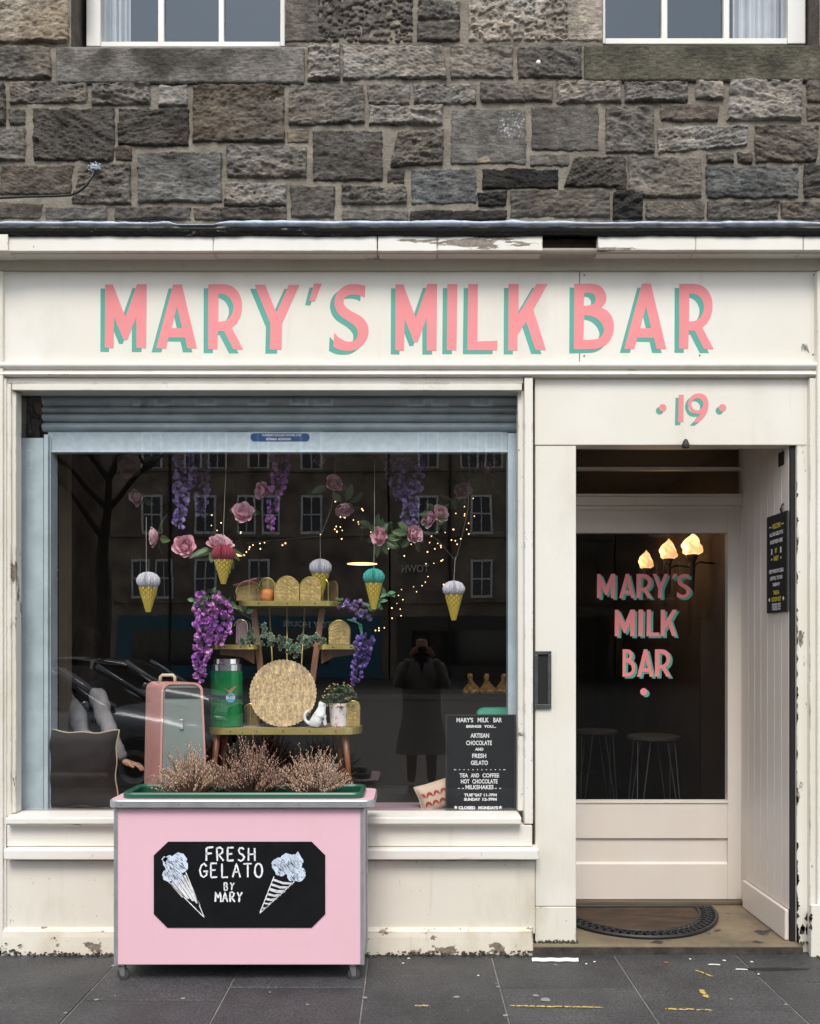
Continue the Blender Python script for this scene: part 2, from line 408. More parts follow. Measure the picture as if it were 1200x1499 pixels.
# ------------------------------------------------------------------ the tenement: stone wall and sash windows
tenement = thing('stone_tenement', 'dark rubble stone tenement wall with two white sash windows above the cream shopfront', 'building', (0, .05, 2.0))
YS = .05
TONE = dict(d=(.105,.094,.083), m=(.165,.150,.133), l=(.265,.245,.222), b=(.37,.31,.24), g=(.145,.145,.142), k=(.034,.032,.030), r=(.145,.122,.100), p=(.35,.31,.265))
stones = [ # tl, tr, br, bl as x0,y0,x1,y1 in photo pixels, or a quad of four points; tone; roughness
 (-60,-10,102,65,'b',.9),(-90,70,76,118,'m',1),(-60,124,9,186,'d',1),(16,122,129,154,'m',.7),(136,124,222,156,'l',1.1),(232,126,275,158,'l',.9),
 (14,161,39,185,'m',1),(-60,190,39,238,'m',1),(49,161,168,238,'d',1.2),(174,161,278,215,'d',1.2),(282,127,417,210,'r',1),
 (169,217,194,238,'r',.6),([(2,243),(110,243),(104,286),(0,287)],'r',.8),([(118,245),(192,241),(193,300),(104,300)],'m',.9),(202,225,326,298,'g',.9),
 (-60,243,-4,286,'m',1),([(-60,294),(66,300),(60,322),(-60,322)],'d',.8),(66,304,158,324,'m',.8),(168,304,281,324,'d',1),(284,305,420,325,'d',.8),
 (450,68,498,120,'l',1.2),([(502,68),(648,70),(655,117),(502,118)],'l',1.2),
 ([(424,124),(533,125),(534,182),(422,186)],'m',1.1),(537,126,600,155,'l',1),(540,157,648,185,'l',1),(420,189,452,211,'r',.6),(333,217,449,262,'m',1.2),
 (458,193,560,267,'d',1.1),([(582,194),(649,193),(649,243),(571,246)],'m',1.1),(567,250,593,270,'d',1),(329,270,419,303,'l',1),(425,273,491,321,'d',1),
 (500,274,596,301,'m',1.1),(501,309,598,325,'m',.8),(600,309,741,325,'k',1.2),
 (612,4,674,31,'m',1),(610,35,674,63,'m',1),(658,69,751,117,'l',1.2),(757,70,851,117,'m',1.3),(605,126,697,155,'l',1),(703,122,809,152,'m',.9),
 (815,122,908,153,'l',1.3),(660,161,770,242,'g',.45),(777,157,876,223,'m',.6),(885,157,957,226,'m',1),(775,227,832,245,'m',.7),
 (602,249,697,300,'g',.9),(706,249,818,278,'k',1.1),([(840,231),(912,230),(913,276),(824,276)],'d',1.2),(699,283,741,303,'k',1),(746,280,892,320,'m',1.1),
 (896,282,940,323,'k',1),(913,122,1007,152,'l',1.3),(1017,120,1058,148,'l',1.2),(965,155,1051,180,'r',1.2),([(1068,120),(1173,118),(1171,178),(1063,179)],'l',1.3),
 (1179,119,1260,153,'m',1.1),(1180,157,1260,179,'r',1),([(962,190),(1093,186),(1094,216),(961,227)],'l',1.2),([(1102,184),(1196,186),(1194,239),(1104,241)],'m',1.4),
 (1033,226,1074,241,'m',1),(1078,224,1100,241,'r',1),([(918,230),(1020,234),(1027,242),(1024,291),(921,292)][0:1]+[(1026,233),(1026,291),(921,292)],'m',1.5),
 (1032,245,1168,292,'g',.9),(1175,242,1260,292,'d',1),(1202,184,1260,239,'m',1),(944,296,1031,322,'m',1),(1034,296,1138,323,'d',1),(1141,296,1260,323,'d',1),
 (900,232,917,279,'d',.8),(418,-10,604,64,'dj',1.0),(686,-10,881,62,'pj',1.0),
]
# beyond the photograph's frame: plain random courses
rr = random.Random(3)
def courses(xa, xb, ya, yb):
    y = yb
    while y > ya:
        h = rr.choice((46, 58, 74)); x = xa - rr.random()*60
        while x < xb:
            w = rr.uniform(60, 150)
            if x + w > xa + 10 and x < xb - 10: stones.append((max(x, xa), y-h+5, min(x+w-5, xb), y, rr.choice('ddmmlr'), 1))
            x += w
        y -= h
courses(-420, -98, -330, 322); courses(1264, 1620, -330, 322); courses(-98, 118, -330, -16); courses(1206, 1264, -330, -16)
courses(420, 880, -330, -16)
VS, FS, CS = [], [], []; nb = 0
for si, s in enumerate(stones):
    if isinstance(s[0], list): q, tone, rg = s
    else: q = [(s[0],s[1]),(s[2],s[1]),(s[2],s[3]),(s[0],s[3])]; tone, rg = s[4], s[5]
    q = [(PX(a+dx_, YS), PZ(b+dy_, YS)) for (a, b), dx_, dy_ in zip(q, (-.3,.3,.3,-.3), (-.3,-.3,.3,.3))]
    w = max(abs(q[1][0]-q[0][0]), abs(q[2][0]-q[3][0])); h = max(abs(q[0][1]-q[3][1]), abs(q[1][1]-q[2][1]))
    inframe = q[1][0] > -2.05 and q[0][0] < 2.05 and q[3][1] < 4.75
    st = .0046 if inframe else .03
    nu, nv = max(6, int(w/st)), max(5, int(h/st))
    U, V = np.meshgrid(np.linspace(0,1,nu+1), np.linspace(0,1,nv+1))
    X = (q[0][0]*(1-U)+q[1][0]*U)*(1-V) + (q[3][0]*(1-U)+q[2][0]*U)*V
    Z = (q[0][1]*(1-U)+q[1][1]*U)*(1-V) + (q[3][1]*(1-U)+q[2][1]*U)*V
    ex = np.minimum(U, 1-U)*w; ez = np.minimum(V, 1-V)*h
    ed = np.minimum(ex, ez) + .016*(fbm(X*34+si*3.1, Z*34, 4, 1)-.5)
    edge = np.clip(ed/.0075, 0, 1)**.5
    ox, oz = si*7.3, si*3.7
    q_ = random.Random(si*13+1); fq = q_.uniform(.55, 1.7); rg = rg*q_.uniform(.55, 1.25) if rg >= .5 else rg; X_, Z_ = X, Z; ca_, sa_ = math.cos(q_.uniform(-.35,.35)), math.sin(q_.uniform(-.35,.35)); X, Z = (X*ca_-Z*sa_)*fq, (X*sa_+Z*ca_)*fq*q_.uniform(.75,1.3)
    big = fbm(X*5+ox, Z*8+oz, 3, 2)
    rid = 1-np.abs(2*fbm(X*13+ox, Z*24+oz, 5, 3)-1)
    fine = fbm(X*60+ox, Z*90+oz, 3, 4)
    sv = fbm(X*(6+si%4)+ox, Z*(16+si%5*4)+oz+X*(si%3-1)*4, 5, 6)*8; fr = sv-np.floor(sv); terr = (np.floor(sv)+np.clip((fr-.62)/.38, 0, 1))/8
    X, Z = X_, Z_
    base = tone[0]; col = np.array(TONE[base])*random.Random(si*7+3).uniform(.72, 1.22)
    if len(tone) > 1:                       # dressed jamb stones: a pitted panel with a smooth margin
        lo, hi = (PX(467,YS), 99) if base == 'd' else (-99, PX(830,YS))
        inside = (X > lo) & (X < hi)
        pit = vnoise(X*75+ox, Z*110, 5)*vnoise(X*38, Z*60+oz, 6)
        hgt = np.where(inside, .014 - .020*np.clip(pit-.18, 0, .5)/.5*1.6, .010) + .003*(fine-.5)
    else:
        if rg < .5: hgt = .010 + .002*(fine-.5) + .002*(big-.5)
        else: hgt = .004 + rg*(.016*big + .028*(terr-.3) + .010*(rid-.6) + .012*(fine-.5))
        if si % 9 == 3: hgt = hgt + .0012*np.sin((X*.5+Z+.01*big)*330)
    Y = YS - .002 - edge*np.clip(hgt, .002, .05) + .006*(1-edge)
    jx = .006*(fbm(X*14+ox, Z*14+oz, 3, 5)-.5)*2*(1-np.clip(ed/.03,0,1)); jz = .006*(fbm(X*14+oz, Z*14+ox, 3, 6)-.5)*2*(1-np.clip(ed/.03,0,1))
    X2, Z2 = X + jx, Z + jz
    tint = 1 + .55*(fbm(X*5+ox, Z*7+oz, 5, 7)-.5) + .5*(fbm(X*28+ox, Z*46+oz, 4, 0)-.5)
    warm = (fbm(X*3+ox, Z*3, 3, 1)-.5)
    cc = col[None, None, :]*tint[..., None]*(1 + warm[..., None]*np.array([.22,.05,-.15]))
    if tone == 'g' and rg == .45:                            # white flecks and a beige scab on the blue-grey stone
        fl = (vnoise(X*150+Z*90, Z*210-X*60, 2) > .74) & (np.hypot((X-PX(745,YS))/.085, (Z-PZ(185,YS))/.10) + .6*vnoise(X*50, Z*50, 3) < 1.05)
        sc = np.hypot((X-PX(706,YS))/.04, (Z-PZ(236,YS))/.02) + .8*vnoise(X*60, Z*60, 1) < 1.1
        cc[fl] = (.48,.49,.51); cc[sc] = (.33,.27,.19)
    VS.append(np.stack([X2, Y, Z2], -1).reshape(-1,3)); CS.append(np.clip(cc, 0, 1).reshape(-1,3))
    I = np.arange((nu+1)*(nv+1)).reshape(nv+1, nu+1) + nb
    FS.append(np.stack([I[1:,:-1], I[1:,1:], I[:-1,1:], I[:-1,:-1]], -1).reshape(-1,4)); nb += (nu+1)*(nv+1)
mb = MB(); va = np.concatenate(VS); ca = np.concatenate(CS)
mb.v = [tuple(p) for p in va.tolist()]; mb.c = [tuple(p) for p in ca.tolist()]; mb.f = [tuple(f) for f in np.concatenate(FS).tolist()]; mb.mi = [0]*len(mb.f)
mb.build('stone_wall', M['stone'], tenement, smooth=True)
# mortar bed, with openings for the two windows
w1 = (PX(104,YS), PX(417,YS)); w2 = (PX(882,YS), PX(1199,YS)); zs1, zs2 = PZ(69,YS), PZ(65,YS)
WTOP = 5.75; XL, XR = -5.2, 5.2; ZB = 3.30
def mortar_panel(mb, x0, x1, z0, z1):
    nu, nv = max(1, int((x1-x0)/.012)), max(1, int((z1-z0)/.012))
    if x0 < -2.4 or x1 > 2.4 or z0 > 4.7: nu, nv = max(1, nu//6), max(1, nv//6)
    X, Z = np.meshgrid(np.linspace(x0, x1, nu+1), np.linspace(z0, z1, nv+1))
    Y = YS - .001 - .0075*fbm(X*30, Z*30, 4, 2) + .004*(fbm(X*9, Z*9, 3, 3)-.5)
    Y[0,:] = YS; Y[-1,:] = YS; Y[:,0] = YS; Y[:,-1] = YS
    b = len(mb.v); mb.v += [tuple(p) for p in np.stack([X,Y,Z],-1).reshape(-1,3).tolist()]; mb.c += [(1,1,1)]*X.size
    for j in range(nv):
        for i in range(nu):
            mb.f.append((b+j*(nu+1)+i, b+j*(nu+1)+i+1, b+(j+1)*(nu+1)+i+1, b+(j+1)*(nu+1)+i)); mb.mi.append(0)
mb = MB()
zlow = min(zs1, zs2)
for a, b_, c, d in ((XL,-2.35,ZB,7.2),(-2.35,2.35,ZB,zlow),(2.35,XR,ZB,7.2),(-2.35,w1[0],zlow,4.7),(w1[1],w2[0],zlow,4.7),(w2[1],2.35,zlow,4.7),
                    (-2.35,w1[0],4.7,7.2),(w1[1],w2[0],4.7,7.2),(w2[1],2.35,4.7,7.2),(w1[0],w1[1],WTOP,7.2),(w2[0],w2[1],WTOP,7.2)):
    mortar_panel(mb, a, b_, c, d)
mb.build('mortar_bed', M['mortar'], tenement, smooth=True)
# wall thickness: window reveals and the top and back of the wall
revm = mat('soft_brown_stone', (.12,.10,.08), .9, vary=.4, vscale=9, bmp=.5)
for (a, b_), zz in ((w1, zlow), (w2, zlow)):
    mb = MB()
    for x in (a, b_): mb.quad((x,YS+.001,zz),(x,.42,zz),(x,.42,WTOP),(x,YS+.001,WTOP))
    mb.quad((a,YS+.001,WTOP),(b_,YS+.001,WTOP),(b_,.42,WTOP),(a,.42,WTOP))
    mb.build('window_reveal', revm, tenement)
mb = MB()
for a, b_, c, d in ((XL,w1[0],ZB,7.2),(w1[1],w2[0],ZB,7.2),(w2[1],XR,ZB,7.2),(w1[0],w1[1],ZB,zlow-.02),(w2[0],w2[1],ZB,zlow-.02),(w1[0],w1[1],WTOP+.02,7.2),(w2[0],w2[1],WTOP+.02,7.2)):
    mb.box(a+.003, b_-.003, YS+.012, .44, c+.003, d-.003)
mb.box(XL, XR, YS+.02, 9.5, 7.22, 7.6)
mb.box(XL, XR, 9.3, 9.5, .0, 7.2); mb.box(XL, XL+.2, .46, 9.28, .0, 7.2); mb.box(XR-.2, XR, .46, 9.28, .0, 7.2)
mb.build('inner_wall', M['room'], tenement)

# sash windows with their sills
def sash(px0, px1, pyb, glass0, glass1, pygb, bars, sill, reveal):
    Yw = .17
    mw = MB(); zt = 5.7
    zb, zg = PZ(pyb, Yw), PZ(pygb, Yw)
    x0, x1, g0, g1 = PX(px0,Yw), PX(px1,Yw), PX(glass0,Yw), PX(glass1,Yw)
    mw.box(x0, g0, Yw, Yw+.09, zb, zt); mw.box(g1, x1, Yw, Yw+.09, zb, zt)
    mw.box(g0+.0005, g1-.0005, Yw+.004, Yw+.06, zb, zg); mw.box(g0+.0005, g1-.0005, Yw-.02, Yw+.06, zg+.78, zg+.83); mw.box(g0+.0005, g1-.0005, Yw, Yw+.06, zt-.05, zt)
    for b0, b1 in bars: mw.box(PX(b0,Yw), PX(b1,Yw), Yw+.012, Yw+.04, zg+.0005, zt-.051)
    f = mw.build('sash_window', M['white'], tenement, bevel=.004)
    MB().quad((g0,Yw+.03,zg),(g1,Yw+.03,zg),(g1,Yw+.03,zt),(g0,Yw+.03,zt)).build('pane', M['upglass'], f)
    return f
s1 = sash(126, 417, 68, 147, 410, 60, ((230,239),(319,327)), None, 0)
s2 = sash(882, 1179, 64, 886, 1153, 55, ((969,978),(1060,1069)), None, 0)
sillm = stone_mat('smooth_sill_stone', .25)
def sill(x0, x1, y0, y1, par, tint, seed):
    mb = MB(); Yf = YS-.022
    a, b_, t, bt = PX(x0,Yf), PX(x1,Yf), PZ(y0,Yf), PZ(y1,Yf); nu, nv = 150, 26
    X, Z = np.meshgrid(np.linspace(a,b_,nu+1), np.linspace(t,bt,nv+1))
    ed = np.minimum(np.minimum(X-a, b_-X), np.minimum(t-Z, Z-bt))
    Y = Yf + .008*(1-np.clip(ed/.012,0,1))**2 + .003*(fbm(X*8+seed,Z*8,4,1)-.5)
    pale = np.clip((fbm(X*5+seed, Z*6, 5, 2) - .42 + .6*np.clip((t-Z)/(t-bt)-.35,0,1)*.6)*4, 0, 1)
    cc = np.array(tint[0])[None,None]*(1-pale[...,None]) + np.array(tint[1])[None,None]*pale[...,None]
    mb.v = [tuple(p) for p in np.stack([X,Y,Z],-1).reshape(-1,3).tolist()]; mb.c = [tuple(p) for p in cc.reshape(-1,3).tolist()]
    for j in range(nv):
        for i in range(nu):
            k = j*(nu+1)+i; mb.f.append((k+nu+1, k+nu+2, k+1, k)); mb.mi.append(0)
    mb.col = tint[0]
    mb.quad((a,Yf+.008,t),(b_,Yf+.008,t),(b_,.2,t+.012),(a,.2,t+.012)); mb.quad((a,Yf+.008,bt),(a,.1,bt),(b_,.1,bt),(b_,Yf+.008,bt))
    mb.quad((a,Yf+.008,bt),(a,Yf+.008,t),(a,.1,t),(a,.1,bt)); mb.quad((b_,Yf+.008,bt),(b_,.1,bt),(b_,.1,t),(b_,Yf+.008,t))
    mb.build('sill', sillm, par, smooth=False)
sill(81, 445, 69, 121, s1, ((.075,.07,.062),(.19,.18,.165)), 1)
sill(856, 1262, 65, 118, s2, ((.082,.078,.058),(.125,.118,.09)), 9)
curtm = mat('net_curtain', (.50,.52,.54), .9, vary=.1, vscale=10)
def curtain(x0, x1, par, seed):
    a, b_ = PX(x0,.30), PX(x1,.30)
    MB().grid(lambda u, v: (a+(b_-a)*u, .31+.018*math.sin(u*26+seed)+.010*math.sin(u*61), 4.15+v*1.5), 60, 4).build('curtain', curtm, par, smooth=True)
curtain(150, 190, s1, 0); curtain(1075, 1148, s2, 2)
mb = MB()
for a, b_ in (w1, w2):                      # the unlit rooms behind the sashes
    mb.add([(a-.3,.45,3.95),(b_+.3,.45,3.95),(b_+.3,2.6,3.95),(a-.3,2.6,3.95),(a-.3,.45,5.9),(b_+.3,.45,5.9),(b_+.3,2.6,5.9),(a-.3,2.6,5.9)], [(0,1,2,3),(4,5,6,7),(1,2,6,5),(2,3,7,6),(3,0,4,7)])
mb.build('upper_room', mat('upper_room_grey', (.03,.034,.04), .9), tenement)
# lead and bitumen flashing where the wall meets the shopfront
x0, x1 = PX(-420,0), PX(1620,0); nu = 600
mb = MB(); Yc = -.135
def felt(u, v):
    x = x0+(x1-x0)*u; w = float(fbm(np.array(x*7), np.array(.3), 4, 1))-.5; w2 = float(fbm(np.array(x*25), np.array(v*3.), 3, 2))-.5
    zt, zb = PZ(333,Yc)+.006*w, PZ(344.5,Yc)+.014*w
    prof = ((YS-.012, zt+.010),(Yc+.006, zt),(Yc-.002, zt-.006),(Yc-.004,(zt+zb)/2),(Yc,zb),(Yc+.02,zb))
    y, z = prof[round(v*5)]; return (x, y+.004*w2, z+.004*w2)
mb.grid(felt, nu, 5); mb.build('roof_flashing', M['felt'], tenement, smooth=False)
mb = MB()
def mast(u, v):
    x = x0+(x1-x0)*u; n1 = float(fbm(np.array(x*4+3), np.array(.7), 5, 3)); n2 = float(fbm(np.array(x*16), np.array(.2), 3, 4))-.5
    on = min(1, max(0, (n1-.36)*9)) if x < PX(440,0) and not (PX(10,0) < x < PX(78,0)) else 1
    zt = PZ(333,.02) + (.014*n2 + .034*(n1-.4) + .026)*(.15+.85*on)
    zb = PZ(335,.02)
    return (x, YS-.018-.030*math.sin(math.pi*min(1, v*1.0))-.035*(1-v), zb+(zt-zb)*v)
mb.grid(mast, nu, 4); mb.build('mastic_seal', M['mastic'], tenement, smooth=True)
# cable on the stones
cb = [P(-40,292,.005),P(0,290,.0),P(40,288,-.004),P(85,287,-.006),P(103,286,-.008),P(115,281,-.010),P(126,272,-.012),P(134,260,-.012),P(138,250,.0),P(140,246,.05)]
tag(MB().tube(cb, .0058, 8).build('black_cable', M['rubber'] if False else mat('black_cable_sheath', (.010,.010,.011), .45), smooth=True), 'black cable curving out of the stone wall above the shopfront', 'cable')
mb = MB(); r2 = random.Random(2)
for k in range(150):
    a = r2.uniform(0, 6.28); d = abs(r2.gauss(0,.011))*(1.3 if k % 5 == 0 else 1)
    p = P(139,244,.012) + Vector((d*1.25*math.cos(a), r2.uniform(-.004,.004), d*.8*math.sin(a)))
    mb.ball(p, r2.uniform(.0018,.0046), 6, 4)
tag(mb.build('mastic_blob', M['mastic'], smooth=True), 'pale blue mastic blob sealing the cable hole in the stone', 'sealant')
mb = MB(); p = P(788,91,-.012); mb.lathe([(.002,-.004),(.010,-.003),(.011,0),(.008,.003),(0,.004)], 0,0,0,12)
mb.v = [(p.x+x, p.y-z, p.z+y) for x, y, z in mb.v]
tag(mb.build('wall_plug', M['white_letter'], smooth=True), 'small white round plug fixed in a stone between the windows', 'wall plug')

# ------------------------------------------------------------------ the shopfront joinery
shop = thing('shopfront', 'cream painted timber shopfront with peeling cornice, display window and recessed doorway', 'shopfront', (0, 0, 0))
xa, xb = PX(-420,0), PX(1620,0)
YF = 0.0
# cornice: white weathered edge in lengths, one missing chunk showing rotten timber
ye = -.125
mb = MB()
for a, b_, t, bt, mt in ((-420,11.5,343,367,0),(12.5,311.6,345,367.5,0),(312.2,551.5,345,367.3,1),(553,639.9,345,367.5,1),(640.1,794,345,366.8,1),(875,1018,345,366.4,1),(1018.5,1175,345,366,0),(1176,1620,345,366,0)):
    yy = ye - (.012 if a < 0 else 0) + rnd.uniform(-.0008,.0008)
    MB().boxp(a, b_, t, bt, yy, -.03).build('cornice_edge', M['cream_flake'] if mt else M['cream_sill'], shop, bevel=.0015)
mb = MB(); mb.grid(lambda u, v: (PX(794.5+80*u,ye), -.088+.014*float(fbm(np.array(u*9), np.array(v*4), 4, 2)), PZ(344+22*v,ye)), 60, 12)
mb.build('rotten_timber', M['rot'], shop)
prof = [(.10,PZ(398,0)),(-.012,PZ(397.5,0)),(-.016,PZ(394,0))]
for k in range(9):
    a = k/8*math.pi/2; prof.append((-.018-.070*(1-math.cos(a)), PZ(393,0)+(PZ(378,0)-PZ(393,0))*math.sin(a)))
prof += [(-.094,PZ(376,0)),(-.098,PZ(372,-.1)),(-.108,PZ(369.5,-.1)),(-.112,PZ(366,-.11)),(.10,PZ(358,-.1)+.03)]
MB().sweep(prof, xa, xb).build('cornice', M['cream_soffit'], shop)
MB().box(xa, xb, .06, .5, 3.1+.001, 3.32).build('header_beam', M['room'], shop)
# painted signboard
board = thing('shop_sign', 'long cream fascia board with large hand painted pink letters shadowed in green', 'sign', (PX(600), 0, PZ(530)))
mb = MB(); mb.boxp(5, 847.6, 397.5, 530.5, YF, .05); mb.boxp(848.6, 1195, 397.5, 530.5, YF, .05)
mb.build('signboard', M['cream_sign'], board, bevel=.0012)
# screws and a scribble
mb = MB()
for x, y in ((855,403),(855,521),(1024,520),(1190,519),(1191,402)): MB().ball(P(x,y,-.001), .0045, 8, 4, sy=.4).build('screw', M['steel'], board)
mb = MB()
for k in range(4):
    pts = [P(1172+rnd.uniform(0,12), 503+rnd.uniform(0,13), -.0025) for _ in range(5)]; mb.tube(pts, .0011, 4)
mb.build('scribble', mat('grey_pen', (.25,.26,.25), .8), board)

G = dict(
 M=([(75,90),(137,90),(237,350),(330,87),(407,87),(402,597),(325,597),(325,345),(252,532),(222,532),(148,350),(142,597),(73,595)],),
 A=([(618,90),(688,90),(807,600),(732,600),(713,515),(582,512),(560,600),(482,600)],[(650,262),(605,438),(690,438)]),
 R=([(898,90),(1010,88),(1045,92),(1070,98),(1098,112),(1120,130),(1140,155),(1153,180),(1163,210),(1168,240),(1168,270),(1166,300),(1160,330),(1150,355),(1125,400),(1085,435),(1177,608),(1100,608),(1025,462),(975,460),(972,606),(897,606)],
    [(980,165),(1000,165),(1020,168),(1042,176),(1060,188),(1076,205),(1088,225),(1097,250),(1100,275),(1097,300),(1090,320),(1081,340),(1068,358),(1053,371),(1035,380),(1008,386),(978,388)]),
 Y=([(68,93),(152,93),(243,315),(342,93),(427,93),(288,400),(284,610),(190,610),(195,400)],),
 Q=([(543,83),(604,83),(548,227),(507,222)],),
 S=([(955,103),(928,94),(900,90),(875,87),(850,87),(825,90),(800,97),(776,109),(755,125),(736,144),(722,165),(712,190),(707,215),(706,240),(710,265),(717,288),(728,310),(744,331),(765,350),(792,368),(820,385),(845,402),(865,420),(880,437),(890,455),(893,472),(893,490),(889,508),(880,525),(869,536),(855,543),(838,547),(820,548),(797,544),(775,535),(735,510),(703,475),(698,590),(740,610),(765,617),(790,620),(820,621),(850,618),(879,610),(905,595),(930,574),(950,550),(966,523),(975,495),(979,468),(978,440),(972,414),(960,390),(944,368),(925,350),(899,333),(870,318),(840,302),(815,285),(797,270),(785,255),(778,240),(778,225),(782,209),(790,195),(801,184),(815,178),(832,173),(850,170),(870,170),(890,172),(908,176),(925,180),(948,195)],),
 I=([(437,75),(505,75),(498,520),(433,520)],),
 L=([(578,73),(643,73),(640,460),(775,456),(772,520),(572,520)],),
 K=([(850,73),(918,73),(918,280),(1040,73),(1115,72),(1017,245),(1103,520),(1033,518),(970,325),(912,415),(910,522),(848,522)],),
 B=([(172,65),(270,64),(300,67),(320,73),(335,80),(350,93),(362,110),(370,129),(374,150),(373,168),(368,185),(357,201),(340,215),(361,223),(380,235),(397,253),(410,275),(418,299),(422,325),(421,353),(415,380),(405,406),(390,430),(370,450),(345,465),(323,472),(300,475),(240,477),(170,478)],
    [(235,122),(275,122),(288,125),(298,135),(305,147),(307,160),(306,173),(300,185),(292,193),(280,198),(258,202),(232,204)],[(235,263),(262,265),(285,270),(307,279),(325,292),(339,307),(350,325),(357,343),(360,360),(355,378),(345,395),(331,407),(315,413),(275,418),(230,418)]),
)
G['1'] = ([(828,762),(860,762),(858,933),(824,935)],)
G['9'] = ([(918,935),(945,908),(965,880),(940,882),(924,878),(910,870),(900,859),(893,845),(888,828),(888,810),(892,794),(900,780),(911,768),(925,760),(940,755),(955,753),(973,755),(990,762),(1002,774),(1010,790),(1015,808),(1015,825),(1013,846),(1008,865),(998,886),(985,905),(967,923),(945,938)],
          [(945+37*math.cos(a*math.pi/10)*-1, 822+38*math.sin(a*math.pi/10)) for a in range(20)])
G['o'] = ([(22*math.cos(a*math.pi/12), 22*math.sin(a*math.pi/12)) for a in range(24)],)
def glyph(mb, ch, x0, x1, y0, y1, Y, dx=0, dy=0):
    g = G[ch]; xs = [p[0] for p in g[0]]; ys = [p[1] for p in g[0]]
    a, b_, c, d = min(xs), max(xs), min(ys), max(ys)
    fn = lambda u, v: P(x0+dx+(u-a)/(b_-a)*(x1-x0), y0+dy+(v-c)/(d-c)*(y1-y0), Y)
    mb.poly([list(l) for l in g], fn)
fas = [('M',153.4,214.6,416.1,509.5),('A',228.4,288,416.5,510),('R',304.5,355.8,416,511.5),('Y',372.5,438.3,417,511.8),('Q',453,470.7,415.2,441.6),('S',488,539.3,416,513.7),
       ('M',578.4,639.7,415.8,513.3),('I',653.8,669.4,416,512.7),('L',683.9,728,416,512.7),('K',743.7,801.6,415.6,513),('B',839.7,898.5,415.2,511.5),('A',913.6,975,415.4,510.8),('R',993.7,1044.3,415.5,511)]
mp, mg = MB(), MB()
for ch, a, b_, c, d in fas:
    glyph(mp, ch, a, b_, c, d, -.0012); glyph(mg, ch, a, b_, c, d, -.0006, -6.6, 5.8)
mp.build('lettering', M['pinkletter'], board, fixn=False); mg.build('letter_shadow', M['greenletter'], board, fixn=False)
# moulding under the signboard
prof = [(.05,PZ(531,0))]
for k in range(11):
    a = -math.pi/2 + k/10*math.pi; prof.append((-.006-.022*math.cos(a), (PZ(531,0)+PZ(542,0))/2 - (PZ(531,0)-PZ(542,0))/2*math.sin(a)))
prof += [(-.010,PZ(542.6,0)),(-.010,PZ(544.5,0)),(-.020,PZ(545.5,-.02)),(-.022,PZ(548,-.02)),(-.014,PZ(550,-.014)),(-.010,PZ(552,0)),(.05,PZ(552,0))]
MB().sweep(prof, PX(2), PX(1196)).build('fascia_moulding', M['cream'], shop, smooth=False)
# outer pilasters left and right, with a stepped casing
for a_ in ((-420, 4, 396.5, 1392, -.02, .1), (4.4, 9, 553, 1390, -.006, .1), (1196, 1620, 396.5, 1400, -.03, .1)): MB().boxp(*a_).build('pilaster', M['cream'], shop, bevel=.003)
MB().boxp(1185, 1195.6, 553, 1398, -.012, .1).build('pilaster_casing', M['cream_jamb'], shop, bevel=.003); MB().boxp(1187, 1620, 1325, 1402, -.055, -.0305).build('pilaster_base', M['cream_jamb'], shop, bevel=.003)
# door surround: wide pilaster, head board, right jamb
MB().boxp(783, 1184.6, 552.6, 651.5, .016, .10).build('door_head_board', M['cream_sign'], shop, bevel=.003); MB().boxp(783.5, 843, 652.2, 1326.6, .02, .12).build('door_pillar', M['cream_sign'], shop, bevel=.003); MB().boxp(783, 843.3, 1327.4, 1391, .019, .12).build('pillar_foot', M['cream_base'], shop, bevel=.005)
mb = MB(); mb.boxp(1166, 1184.5, 652, 1397, .014, .10); mb.build('door_jamb', M['cream_jamb'], shop, bevel=.003)
mb = MB(); mb.boxp(1157, 1165.6, 652.5, 1396, .03, .12); mb.build('jamb_slot', M['dark'], shop)
rj = random.Random(17); mb = MB()
for k in range(52):                         # paint lost along the edge of the right jamb
    py = 660 + 732*rj.random()**.55; L = rj.uniform(1.5, 9)*(1.6 if py > 1250 else 1); w = rj.uniform(.8, 3.2)*(1.8 if py > 1280 else 1); n = 7
    mb.add([P(1165.8, py-L, .0128)]+[P(1166.2+w*math.sin(math.pi*(i+.5)/n)*rj.uniform(.4,1.1), py-L+2*L*(i+.5)/n, .0128) for i in range(n)]+[P(1165.8, py+L, .0128)], [tuple(range(n+2))])
for k in range(9):
    cx_, cy_ = rj.uniform(1172,1188), rj.uniform(1340,1395); n = 9
    mb.add([P(cx_+rj.uniform(1,4)*math.cos(i*.698), cy_+rj.uniform(2,8)*math.sin(i*.698), .0126 if cx_ < 1184 else -.0585) for i in range(n)], [tuple(range(n))])
o = mb.build('paint_loss', M['rot'], shop, fixn=False); o['kind'] = 'stuff'
# number 19
mp, mg = MB(), MB()
for ch, a, b_, c, d in (('1',992.3,1000.7,577.8,618.2),('9',1007.2,1036.8,575.7,618.9),('o',964.4,975.4,591.5,602.5),('o',1051.8,1062.8,591.5,602.5)):
    glyph(mp, ch, a, b_, c, d, .0147); glyph(mg, ch, a, b_, c, d, .0154, -4.6, 4.4)
num = thing('house_number', 'pink and green number 19 between two dots painted above the door', 'house number', (PX(1013), .014, PZ(619)))
mp.build('numerals', M['pinkletter'], num, fixn=False); mg.build('numeral_shadow', M['greenletter'], num, fixn=False)
